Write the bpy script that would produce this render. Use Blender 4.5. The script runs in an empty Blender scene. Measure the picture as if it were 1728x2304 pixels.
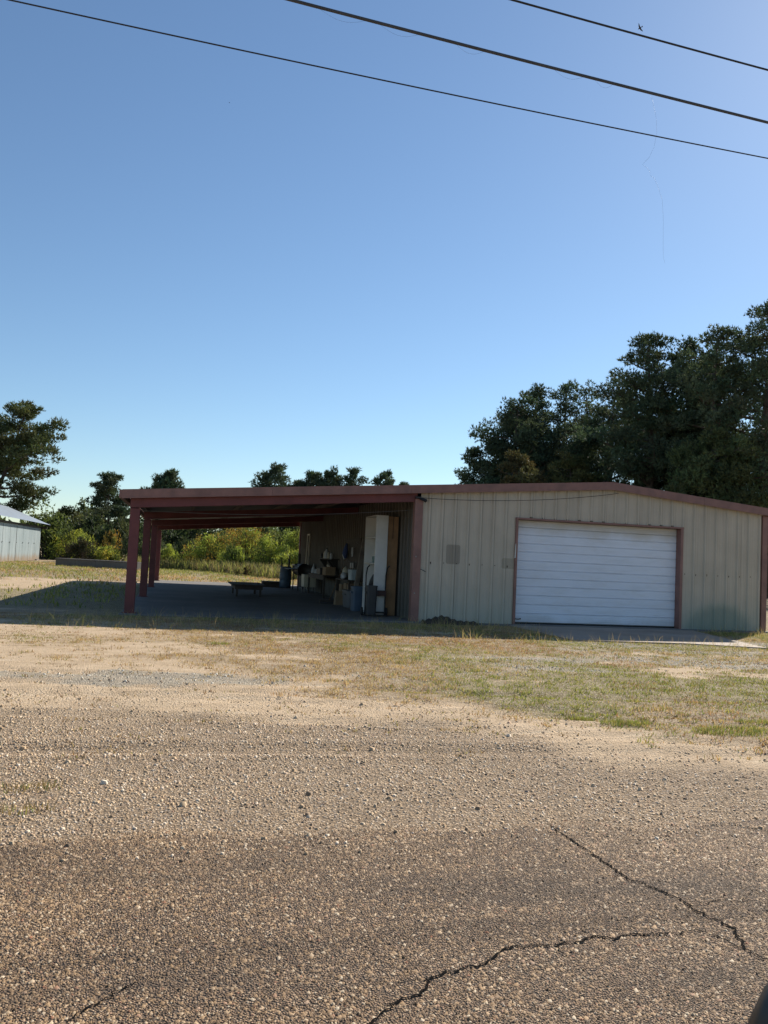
import bpy, math, random
import numpy as np
from mathutils import Vector, Matrix

random.seed(7)
SC = bpy.context.scene
COL = SC.collection

# ------------------------------------------------------------------ camera
FPX = 1868.24
PITCH, ROLL, YAW, CAMH = 0.0578, 0.0460, 0.2365, 1.3183
def camera():
    cy, sy, cp, sp = math.cos(YAW), math.sin(YAW), math.cos(PITCH), math.sin(PITCH)
    F = Vector((sy*cp, cy*cp, sp)); R0 = Vector((cy, -sy, 0)); U0 = R0.cross(F)
    cr, sr = math.cos(ROLL), math.sin(ROLL)
    R = R0*cr + U0*sr; U = U0*cr - R0*sr
    cd = bpy.data.cameras.new('camera'); co = bpy.data.objects.new('camera', cd); COL.objects.link(co)
    m = Matrix((R, U, -F)).transposed().to_4x4(); m.translation = (0, 0, CAMH)
    co.matrix_world = m
    cd.sensor_fit = 'HORIZONTAL'; cd.sensor_width = 36.0; cd.lens = 36.0*FPX/1728.0
    cd.clip_start = 0.05; cd.clip_end = 6000
    SC.camera = co
camera()

# ------------------------------------------------------------------ light
SUNV = Vector((1.10, 1.0, 1.02)).normalized()
w = bpy.data.worlds.new('World'); SC.world = w; w.use_nodes = True
nt = w.node_tree; nt.nodes.clear()
wo = nt.nodes.new('ShaderNodeOutputWorld'); bg = nt.nodes.new('ShaderNodeBackground'); sk = nt.nodes.new('ShaderNodeTexSky')
sk.sky_type = 'NISHITA'; sk.sun_disc = False
sk.sun_elevation = math.asin(SUNV.z); sk.sun_rotation = math.atan2(SUNV.x, SUNV.y)
sk.air_density = 1.0; sk.dust_density = 0.15; sk.ozone_density = 3.4; sk.altitude = 50
bg.inputs['Strength'].default_value = 0.081
tn = nt.nodes.new('ShaderNodeMix'); tn.data_type = 'RGBA'; tn.blend_type = 'MULTIPLY'; tn.inputs[0].default_value = 1.0; tn.inputs[7].default_value = (0.93, 0.985, 0.985, 1)
nt.links.new(sk.outputs[0], tn.inputs[6]); nt.links.new(tn.outputs[2], bg.inputs['Color']); nt.links.new(bg.outputs[0], wo.inputs['Surface'])
sl = bpy.data.lights.new('sun', 'SUN'); sl.energy = 5.0; sl.angle = math.radians(0.53); sl.color = (1.0, 0.93, 0.82)
so = bpy.data.objects.new('sun', sl); COL.objects.link(so); so.location = (60, 60, 60)
so.rotation_euler = SUNV.to_track_quat('Z', 'Y').to_euler()
SC.view_settings.view_transform = 'Standard'; SC.view_settings.look = 'None'
SC.view_settings.gamma = 1.0; SC.view_settings.use_curve_mapping = False
SC.view_settings.exposure = 0.62

# ------------------------------------------------------------------ materials
def newmat(name):
    m = bpy.data.materials.new(name); m.use_nodes = True
    n = m.node_tree.nodes; n.clear()
    out = n.new('ShaderNodeOutputMaterial'); b = n.new('ShaderNodeBsdfPrincipled')
    m.node_tree.links.new(b.outputs[0], out.inputs['Surface'])
    return m, m.node_tree, b, out
def ramp(nt, stops, interp='LINEAR'):
    r = nt.nodes.new('ShaderNodeValToRGB'); cr = r.color_ramp; cr.interpolation = interp
    while len(cr.elements) < len(stops): cr.elements.new(0.5)
    for e, (p, c) in zip(cr.elements, stops):
        e.position = p; e.color = (*c, 1)
    return r
def noise(nt, vec, scale, detail=4, rough=0.55):
    t = nt.nodes.new('ShaderNodeTexNoise'); t.inputs['Scale'].default_value = scale
    t.inputs['Detail'].default_value = detail; t.inputs['Roughness'].default_value = rough
    if vec is not None: nt.links.new(vec, t.inputs['Vector'])
    return t
def mixc(nt, fac, a, b, mode='MIX'):
    m = nt.nodes.new('ShaderNodeMix'); m.data_type = 'RGBA'; m.blend_type = mode
    for s, v in ((m.inputs[0], fac), (m.inputs[6], a), (m.inputs[7], b)):
        if isinstance(v, (int, float)): s.default_value = v
        elif isinstance(v, tuple): s.default_value = (*v, 1)
        else: nt.links.new(v, s)
    return m.outputs[2]
def mth(nt, op, a, b=None, c=None, clamp=False):
    m = nt.nodes.new('ShaderNodeMath'); m.operation = op; m.use_clamp = clamp
    for i, v in enumerate((a, b, c)):
        if v is None: continue
        if isinstance(v, (int, float)): m.inputs[i].default_value = v
        else: nt.links.new(v, m.inputs[i])
    return m.outputs[0]
def maprange(nt, v, a, b, lo=0.0, hi=1.0):
    m = nt.nodes.new('ShaderNodeMapRange'); m.interpolation_type = 'SMOOTHSTEP'
    nt.links.new(v, m.inputs[0]); m.inputs[1].default_value = a; m.inputs[2].default_value = b
    m.inputs[3].default_value = lo; m.inputs[4].default_value = hi
    return m.outputs[0]
def position(nt): return nt.nodes.new('ShaderNodeNewGeometry').outputs['Position']
def attr(nt, name):
    a = nt.nodes.new('ShaderNodeAttribute'); a.attribute_name = name; return a
def bump(nt, b, h, strength=0.3, dist=0.01):
    bp = nt.nodes.new('ShaderNodeBump'); bp.inputs['Strength'].default_value = strength; bp.inputs['Distance'].default_value = dist
    nt.links.new(h, bp.inputs['Height']); nt.links.new(bp.outputs[0], b.inputs['Normal'])
MATS = {}
def plain(name, col, rough=0.6, var=0.25, scale=6.0, metal=0.0, bmp=0.0, spec=0.5):
    if name in MATS: return MATS[name]
    m, nt, b, o = newmat(name)
    p = position(nt); n1 = noise(nt, p, scale, 6, 0.6)
    lo = tuple(c*(1-var) for c in col); hi = tuple(min(1, c*(1+var)) for c in col)
    r = ramp(nt, [(0.3, lo), (0.7, hi)]); nt.links.new(n1.outputs[0], r.inputs[0])
    nt.links.new(r.outputs[0], b.inputs['Base Color'])
    b.inputs['Roughness'].default_value = rough; b.inputs['Metallic'].default_value = metal
    b.inputs['Specular IOR Level'].default_value = spec
    if bmp: 
        n2 = noise(nt, p, scale*6, 4); bump(nt, b, n2.outputs[0], bmp, 0.01)
    MATS[name] = m
    return m

# painted steel siding: chalky tan with sky reflection painted in low down, streaks, mildew and two patches where plates hung
def siding_mat(nm='tan_siding', k=1.0, axis=0, off=5.334):
    m, nt, b, o = newmat(nm)
    p = position(nt); sep = nt.nodes.new('ShaderNodeSeparateXYZ'); nt.links.new(p, sep.inputs[0]); X, Y, Z = sep.outputs
    n1 = noise(nt, p, 1.3, 6, 0.6)
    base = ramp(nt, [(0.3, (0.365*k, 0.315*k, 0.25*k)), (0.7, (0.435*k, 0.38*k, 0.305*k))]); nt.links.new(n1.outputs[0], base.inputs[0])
    mp = nt.nodes.new('ShaderNodeMapping'); mp.inputs['Scale'].default_value = (9, 9, 0.5); nt.links.new(p, mp.inputs['Vector'])
    st = noise(nt, mp.outputs[0], 1.0, 5, 0.6)
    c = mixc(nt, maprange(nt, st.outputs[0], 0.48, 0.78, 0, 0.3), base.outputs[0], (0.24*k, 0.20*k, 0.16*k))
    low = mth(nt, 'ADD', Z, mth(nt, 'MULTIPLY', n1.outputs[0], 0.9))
    c = mixc(nt, maprange(nt, low, 1.5, 0.5, 0, 0.45), c, (0.30*k, 0.33*k, 0.28*k))  # greenish sky reflection put into the colour towards the bottom
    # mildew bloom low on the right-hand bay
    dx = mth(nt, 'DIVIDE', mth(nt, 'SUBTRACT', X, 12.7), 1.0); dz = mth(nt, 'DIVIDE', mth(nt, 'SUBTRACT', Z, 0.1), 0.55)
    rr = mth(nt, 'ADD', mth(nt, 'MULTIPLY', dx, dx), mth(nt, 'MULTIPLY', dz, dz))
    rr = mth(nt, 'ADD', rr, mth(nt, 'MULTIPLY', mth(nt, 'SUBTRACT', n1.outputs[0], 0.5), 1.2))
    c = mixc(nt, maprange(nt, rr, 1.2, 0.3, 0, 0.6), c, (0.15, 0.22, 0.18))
    # grime caught along the foot of each rib
    fr = mth(nt, 'FRACT', mth(nt, 'DIVIDE', mth(nt, 'SUBTRACT', sep.outputs[axis], off-0.1), 0.3048))
    ln = maprange(nt, mth(nt, 'ABSOLUTE', mth(nt, 'SUBTRACT', fr, 0.328-0.5*axis*0.3+0.12)), 0.075, 0.02)
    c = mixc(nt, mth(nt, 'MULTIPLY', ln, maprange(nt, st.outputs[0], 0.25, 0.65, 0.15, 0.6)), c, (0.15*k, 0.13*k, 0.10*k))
    def box(x0, x1, z0, z1, e=0.012):
        ax = mth(nt, 'SUBTRACT', mth(nt, 'ABSOLUTE', mth(nt, 'SUBTRACT', X, (x0+x1)/2)), (x1-x0)/2-0.05)
        az = mth(nt, 'SUBTRACT', mth(nt, 'ABSOLUTE', mth(nt, 'SUBTRACT', Z, (z0+z1)/2)), (z1-z0)/2-0.05)
        ax = mth(nt, 'MAXIMUM', ax, 0.0); az = mth(nt, 'MAXIMUM', az, 0.0)
        d = mth(nt, 'SQRT', mth(nt, 'ADD', mth(nt, 'MULTIPLY', ax, ax), mth(nt, 'MULTIPLY', az, az)))
        return maprange(nt, d, 0.05+e, 0.05-e, 0, 1)
    front = maprange(nt, Y, 17.98, 17.94, 0, 1)
    c = mixc(nt, mth(nt, 'MULTIPLY', mth(nt, 'MULTIPLY', box(5.765, 6.095, 1.30, 1.735), front), 0.62), c, (0.19, 0.165, 0.13))
    c = mixc(nt, mth(nt, 'MULTIPLY', mth(nt, 'MULTIPLY', box(7.10, 7.50, 1.25, 1.49), front), 0.42), c, (0.19, 0.165, 0.11))
    nt.links.new(c, b.inputs['Base Color']); b.inputs['Roughness'].default_value = 0.55
    b.inputs['Specular IOR Level'].default_value = 0.4
    return m
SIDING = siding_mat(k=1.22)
SIDING2 = siding_mat('shaded_siding', 0.26, 1, 17.95)  # same tan siding, carport shade put into its darkened colour
BROWN = plain('brown_trim_paint', (0.225, 0.112, 0.092), 0.5, 0.22, 3.0)
REDST = plain('red_primer_steel', (0.135, 0.030, 0.030), 0.55, 0.25, 2.5)
DARKRED = REDST
ROOFM = plain('dull_roof_sheet', (0.10, 0.09, 0.085), 0.6, 0.2, 1.5)
ROOFUNDER = plain('roof_underside', (0.11, 0.09, 0.08), 0.7, 0.2, 2.0)
WHITED = plain('white_door_paint', (0.72, 0.76, 0.86), 0.45, 0.05, 2.0)
BLACK = plain('black_plastic', (0.012, 0.012, 0.013), 0.45, 0.2, 8)
RUBBER = plain('black_rubber', (0.015, 0.015, 0.015), 0.8, 0.2, 8)
WHITEP = plain('white_cabinet_paint', (0.62, 0.61, 0.58), 0.5, 0.12, 2.0)
WOODO = plain('plywood_face', (0.30, 0.165, 0.075), 0.6, 0.3, 3.0)
WOODG = plain('weathered_timber', (0.15, 0.125, 0.10), 0.8, 0.35, 5.0)
WOODD = plain('dark_stained_wood', (0.045, 0.034, 0.026), 0.7, 0.3, 5.0)
GREYP = plain('grey_plastic', (0.10, 0.105, 0.115), 0.5, 0.15, 4)
DGREYP = plain('charcoal_plastic', (0.028, 0.029, 0.032), 0.5, 0.15, 4)
BLUEP = plain('blue_plastic', (0.05, 0.085, 0.13), 0.5, 0.2, 3)
TEALP = plain('teal_plastic', (0.07, 0.17, 0.18), 0.5, 0.2, 3)
CARD = plain('cardboard', (0.26, 0.18, 0.11), 0.85, 0.2, 4)
CREAM = plain('cream_enamel', (0.50, 0.46, 0.36), 0.5, 0.12, 3)
PALEBLUE = plain('pale_blue_plastic', (0.40, 0.48, 0.52), 0.5, 0.1, 3)
STEELD = plain('sooty_steel', (0.02, 0.019, 0.018), 0.6, 0.3, 6)
MESHSTEEL = plain('bare_steel', (0.25, 0.25, 0.25), 0.4, 0.2, 6, 0.6)
CABLE = plain('cable_sheath', (0.02, 0.02, 0.022), 0.6, 0.1, 6)
CABLEG = plain('grey_cable_sheath', (0.06, 0.065, 0.075), 0.6, 0.2, 6)
BIRDM = plain('dark_feathers', (0.045, 0.035, 0.03), 0.8, 0.3, 9)
BARKM = plain('pine_bark', (0.10, 0.075, 0.055), 0.9, 0.4, 4, bmp=0.6)
RUSTM = plain('rusty_screw', (0.05, 0.035, 0.028), 0.8, 0.3, 20)
LINE = plain('pale_line', (0.45, 0.47, 0.50), 0.4, 0.1, 9)
BLUEC = plain('blue_cloth', (0.05, 0.08, 0.20), 0.85, 0.2, 6)
WHITEC = plain('white_cloth', (0.50, 0.52, 0.55), 0.85, 0.2, 6)
SOIL = plain('dark_soil', (0.06, 0.045, 0.032), 0.95, 0.4, 12, bmp=0.8)

def door_mat():
    m, nt, b, o = newmat('white_door_enamel'); p = position(nt); sep = nt.nodes.new('ShaderNodeSeparateXYZ'); nt.links.new(p, sep.inputs[0])
    mp = nt.nodes.new('ShaderNodeMapping'); mp.inputs['Scale'].default_value = (1.2, 1, 5); nt.links.new(p, mp.inputs['Vector'])
    n1 = noise(nt, mp.outputs[0], 1.0, 7, 0.65); n2 = noise(nt, p, 1.1, 5, 0.6)
    c = mixc(nt, maprange(nt, n1.outputs[0], 0.42, 0.7, 0, 0.30), (0.74, 0.78, 0.87), (0.52, 0.52, 0.52))
    top = mth(nt, 'ADD', sep.outputs[2], mth(nt, 'MULTIPLY', mth(nt, 'SUBTRACT', n2.outputs[0], 0.5), 0.7))
    c = mixc(nt, maprange(nt, top, 1.95, 2.45, 0, 0.75), c, (0.46, 0.40, 0.30))
    c = mixc(nt, maprange(nt, top, 0.22, 0.0, 0, 0.35), c, (0.36, 0.34, 0.30))
    nt.links.new(c, b.inputs['Base Color']); b.inputs['Roughness'].default_value = 0.5
    bump(nt, b, n2.outputs[0], 0.15, 0.05); return m
WHITED = door_mat()
def shed_mat():
    m, nt, b, o = newmat('zinc_sheet')
    p = position(nt); sep = nt.nodes.new('ShaderNodeSeparateXYZ'); nt.links.new(p, sep.inputs[0])
    mp = nt.nodes.new('ShaderNodeMapping'); mp.inputs['Scale'].default_value = (2, 2, 0.4); nt.links.new(p, mp.inputs['Vector'])
    n1 = noise(nt, mp.outputs[0], 1.2, 5)
    r = ramp(nt, [(0.3, (0.27, 0.33, 0.34)), (0.7, (0.40, 0.46, 0.47))]); nt.links.new(n1.outputs[0], r.inputs[0])
    f = mth(nt, 'ADD', sep.outputs[2], n1.outputs[0])
    c = mixc(nt, maprange(nt, f, 1.15, 0.6, 0, 0.7), r.outputs[0], (0.30, 0.19, 0.10))
    nt.links.new(c, b.inputs['Base Color']); b.inputs['Roughness'].default_value = 0.5; b.inputs['Metallic'].default_value = 0.25
    return m
SHEDM = shed_mat()

def concrete_mat(name, c0, c1):
    m, nt, b, o = newmat(name); p = position(nt)
    n1 = noise(nt, p, 0.7, 8, 0.62); n2 = noise(nt, p, 14, 5, 0.7)
    r = ramp(nt, [(0.3, c0), (0.72, c1)]); nt.links.new(n1.outputs[0], r.inputs[0])
    c = mixc(nt, maprange(nt, n2.outputs[0], 0.35, 0.7, 0.0, 0.35), r.outputs[0], c0)
    nt.links.new(c, b.inputs['Base Color']); b.inputs['Roughness'].default_value = 0.85
    bump(nt, b, n2.outputs[0], 0.25, 0.008); return m
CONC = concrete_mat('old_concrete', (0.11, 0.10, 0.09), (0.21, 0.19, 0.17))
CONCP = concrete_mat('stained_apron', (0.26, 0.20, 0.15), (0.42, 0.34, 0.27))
CONCD = concrete_mat('dark_concrete', (0.10, 0.095, 0.085), (0.20, 0.19, 0.17))

# ------------------------------------------------------------------ mesh helpers
class MB:
    def __init__(s): s.v = []; s.f = []
    def add(s, vs, fs):
        o = len(s.v); s.v += [tuple(q) for q in vs]; s.f += [tuple(i+o for i in f) for f in fs]; return s
    def box(s, x0, x1, y0, y1, z0, z1, bev=0.0):
        if bev <= 0:
            vs = [(x, y, z) for z in (z0, z1) for y in (y0, y1) for x in (x0, x1)]
            return s.add(vs, [(0, 2, 3, 1), (4, 5, 7, 6), (0, 1, 5, 4), (2, 6, 7, 3), (0, 4, 6, 2), (1, 3, 7, 5)])
        e = bev   # chamfered vertical and horizontal edges
        rings = []
        for z, i in ((z0, e), (z0+e, 0), (z1-e, 0), (z1, e)):
            a0, a1, b0, b1 = x0+i, x1-i, y0+i, y1-i
            c = e*0.6
            rings.append([(a0+c, b0, z), (a1-c, b0, z), (a1, b0+c, z), (a1, b1-c, z), (a1-c, b1, z), (a0+c, b1, z), (a0, b1-c, z), (a0, b0+c, z)])
        vs = [q for r in rings for q in r]; fs = [tuple(range(7, -1, -1)), tuple(range(24, 32))]
        for k in range(3):
            for i in range(8): j = (i+1) % 8; fs.append((k*8+i, k*8+j, k*8+8+j, k*8+8+i))
        return s.add(vs, fs)
    def prism(s, poly, d):   # extrude 3-D polygon by vector d
        n = len(poly); d = Vector(d); top = [tuple(Vector(q)+d) for q in poly]
        return s.add(list(poly)+top, [tuple(range(n-1, -1, -1)), tuple(range(n, 2*n))]+[(i, (i+1) % n, n+(i+1) % n, n+i) for i in range(n)])
    def tube(s, pts, rad, n=6, cap=True):
        pts = [Vector(q) for q in pts]; rs = rad if isinstance(rad, (list, tuple)) else [rad]*len(pts)
        vs = []; up = None
        for i, q in enumerate(pts):
            t = (pts[min(i+1, len(pts)-1)]-pts[max(i-1, 0)]).normalized()
            if up is None: up = Vector((0, 0, 1)) if abs(t.z) < 0.9 else Vector((1, 0, 0))
            a = t.cross(up).normalized(); up = a.cross(t).normalized()
            for k in range(n):
                an = 2*math.pi*k/n; vs.append(q+(a*math.cos(an)+up*math.sin(an))*rs[i])
        fs = [(i*n+k, i*n+(k+1) % n, (i+1)*n+(k+1) % n, (i+1)*n+k) for i in range(len(pts)-1) for k in range(n)]
        if cap: fs += [tuple(range(n-1, -1, -1)), tuple(range((len(pts)-1)*n, len(pts)*n))]
        return s.add(vs, fs)
    def lathe(s, cx, cy, prof, n=14, sx=1, sy=1):
        vs = [(cx+r*sx*math.cos(2*math.pi*k/n), cy+r*sy*math.sin(2*math.pi*k/n), z) for r, z in prof for k in range(n)]
        L = len(prof); fs = [(i*n+k, i*n+(k+1) % n, (i+1)*n+(k+1) % n, (i+1)*n+k) for i in range(L-1) for k in range(n)]
        fs += [tuple(range(n-1, -1, -1)), tuple(range((L-1)*n, L*n))]
        return s.add(vs, fs)
    def build(s, name, mat, parent=None, smooth=False):
        base = parent.matrix_world.translation.copy() if parent is not None else Vector((0, 0, 0))
        base = Vector(ROOTLOC.get(parent.name, (0, 0, 0))) if parent is not None else base
        me = bpy.data.meshes.new(name); me.from_pydata([tuple(Vector(q)-base) for q in s.v], [], s.f); me.update()
        me.materials.append(mat)
        if smooth: me.polygons.foreach_set('use_smooth', [True]*len(me.polygons))
        o = bpy.data.objects.new(name, me); COL.objects.link(o)
        if parent is not None:
            o.parent = parent; ROOTLOC[o.name] = ROOTLOC.get(parent.name, (0, 0, 0))
        return o
ROOTLOC = {}
def tag(o, label, cat, group=None):
    o['label'] = label; o['category'] = cat
    if group: o['group'] = group
    return o
def thing(name, label, cat, base, group=None):
    o = bpy.data.objects.new(name, None); COL.objects.link(o); o.location = base; o.empty_display_size = 0.2
    ROOTLOC[o.name] = tuple(base)
    return tag(o, label, cat, group)
def solo(mb, name, mat, base, label, cat, group=None, smooth=False):
    me = bpy.data.meshes.new(name); b = Vector(base)
    me.from_pydata([tuple(Vector(q)-b) for q in mb.v], [], mb.f); me.update(); me.materials.append(mat)
    if smooth: me.polygons.foreach_set('use_smooth', [True]*len(me.polygons))
    o = bpy.data.objects.new(name, me); COL.objects.link(o); o.location = base
    ROOTLOC[o.name] = tuple(base)
    return tag(o, label, cat, group)
def fastmesh(name, V, Fc, mat, nsides=3, parent=None, kind=None, smooth=False, cols=None, base=(0, 0, 0)):
    V = np.asarray(V, np.float32)-np.asarray(base, np.float32); Fc = np.asarray(Fc, np.int32)
    me = bpy.data.meshes.new(name); me.vertices.add(len(V)); me.vertices.foreach_set('co', V.ravel())
    nf = len(Fc); me.loops.add(nf*nsides); me.loops.foreach_set('vertex_index', Fc.ravel())
    me.polygons.add(nf); me.polygons.foreach_set('loop_start', np.arange(0, nf*nsides, nsides, dtype=np.int32))
    me.polygons.foreach_set('loop_total', np.full(nf, nsides, np.int32))
    if smooth: me.polygons.foreach_set('use_smooth', np.ones(nf, bool))
    if cols is not None:
        a = me.color_attributes.new('col', 'FLOAT_COLOR', 'POINT'); c4 = np.ones((len(V), 4), np.float32); c4[:, :3] = cols
        a.data.foreach_set('color', c4.ravel())
    me.update(calc_edges=True); me.materials.append(mat)
    o = bpy.data.objects.new(name, me); COL.objects.link(o)
    if parent is not None: o.parent = parent
    if kind: o['kind'] = kind
    return o

# ------------------------------------------------------------------ noise for layout
def _hash(ix, iy, seed):
    h = (ix.astype(np.int64)*374761393+iy.astype(np.int64)*668265263+seed*1442695041) & 0xffffffff
    h = ((h ^ (h >> 13))*1274126177) & 0xffffffff
    return ((h ^ (h >> 16)) & 0xffff)/65535.0
def vnoise(x, y, s, seed=0):
    x = np.asarray(x)*s; y = np.asarray(y)*s; ix = np.floor(x); iy = np.floor(y); fx = x-ix; fy = y-iy
    fx = fx*fx*(3-2*fx); fy = fy*fy*(3-2*fy)
    a = _hash(ix, iy, seed); b = _hash(ix+1, iy, seed); c = _hash(ix, iy+1, seed); d = _hash(ix+1, iy+1, seed)
    return (a*(1-fx)+b*fx)*(1-fy)+(c*(1-fx)+d*fx)*fy
def fbm(x, y, s, seed=0, o=4):
    t = 0; a = 0.5; n = 0
    for k in range(o): t = t+a*vnoise(x, y, s*2**k, seed+k*17); n += a; a *= 0.55
    return t/n
def sstep(a, b, x): t = np.clip((x-a)/(b-a), 0, 1); return t*t*(3-2*t)

# ------------------------------------------------------------------ ground zones
Y0 = 17.8
ROADY = 4.10
def road_edge(x): return ROADY+0.14*(fbm(x, x*0+3.3, 1.1, 5)-0.5)*2+0.05*(vnoise(x, x*0, 6, 9)-0.5)
def zones(x, y):
    n1 = fbm(x, y, 0.55, 1)-0.5; n2 = fbm(x, y, 1.7, 2)-0.5; n3 = fbm(x, y, 0.22, 3)-0.5; n4 = fbm(x*0.45, y, 1.3, 21)-0.5
    gb = np.interp(x, [-8, 0.2, 1.6, 4.5, 9], [7.2, 7.1, 6.5, 5.65, 4.9])
    sb = np.interp(x, [-8, -1.5, -0.5, 2, 3.7, 4.7, 9], [13.5, 11.0, 9.9, 7.9, 6.9, 6.0, 4.9])
    gravel = sstep(gb+0.8, gb-0.9, y+n1*2.0+n2*1.4)
    near = sstep(20, 18.6, y)
    grass = sstep(sb-1.0, sb+1.1, y+n1*3.0+n2*1.6)
    thin = np.interp(x, [-3, -0.3, 1.4], [0.34, 0.60, 1.0])
    thin = np.where(y > 15.2, np.maximum(thin, sstep(15.2, 16.2, y)*0.8), thin)
    patch = 0.12+0.88*sstep(-0.42, 0.02, n4*1.6+n2*0.9+(thin-0.75)*0.5)
    grass = grass*thin*patch
    # right-hand side is greener
    green = np.clip(0.42+n3*2.2+n1*1.6+np.interp(x, [0, 3, 9, 14], [-0.10, 0.06, 0.04, 0.20]), 0, 1)
    gp = 1-np.clip(((x+0.9+0.35*n1*4)/2.1)**2+((y-9.25-n1*0.9)/0.62)**2, 0, 1.6)
    grey = sstep(-0.1, 0.8, gp+n2*2.4)*0.62
    wg = sstep(0.0, 0.18, fbm(x*0.5, y*1.2, 0.8, 31)-0.47)*sstep(8.6, 10.2, y)*sstep(16.4, 14.5, y)*sstep(0.8, 2.5, x)
    grey = np.maximum(grey, wg*0.8)
    # the yard beyond the front of the building
    far = 1-near
    drive = sstep(0.0, 0.25, 0.42-np.abs((y-31.5-0.5*(x+4))/15.0)+n3*0.6+n1*0.25)*sstep(-1.0, -1.8, x)
    drive = drive*(1-sstep(-4.6, -3.4, x+n1*1.5)*sstep(36, 30, y)*0.9)  # grass over the drive; puts the carport's shade into the ground colour
    fg = np.clip(1-drive, 0, 1)
    grass = grass*near+fg*far
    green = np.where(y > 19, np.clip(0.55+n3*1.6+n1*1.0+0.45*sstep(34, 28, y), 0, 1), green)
    grey = grey*near
    grass = grass*(1-0.65*grey)
    return gravel, grass, green, grey
def ground_z(x, y):
    z = 0.035*(fbm(x, y, 0.35, 11)-0.5)+0.012*(fbm(x, y, 2.2, 12, 3)-0.5)
    for (c0, sl, wv) in ((7.75, -0.19, 0.25), (9.15, -0.19, 0.25), (6.9, -0.24, 0.2), (8.35, -0.24, 0.2), (5.9, -0.12, 0.15)):
        q = (y-(c0+sl*x+wv*np.sin(x*0.5+c0)))/0.13
        z = z-0.022*np.exp(-q*q)+0.010*np.exp(-(np.abs(q)-1.7)**2*2)
    k = sstep(17.0, 15.5, y)+sstep(38, 40, y)+sstep(-1.6, -2.6, x)
    k = np.clip(k, 0, 1); z = z*k-0.035
    far = np.clip((np.abs(y)-60)/60, 0, 1)
    return z*(1-far)-0.03*far

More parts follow.
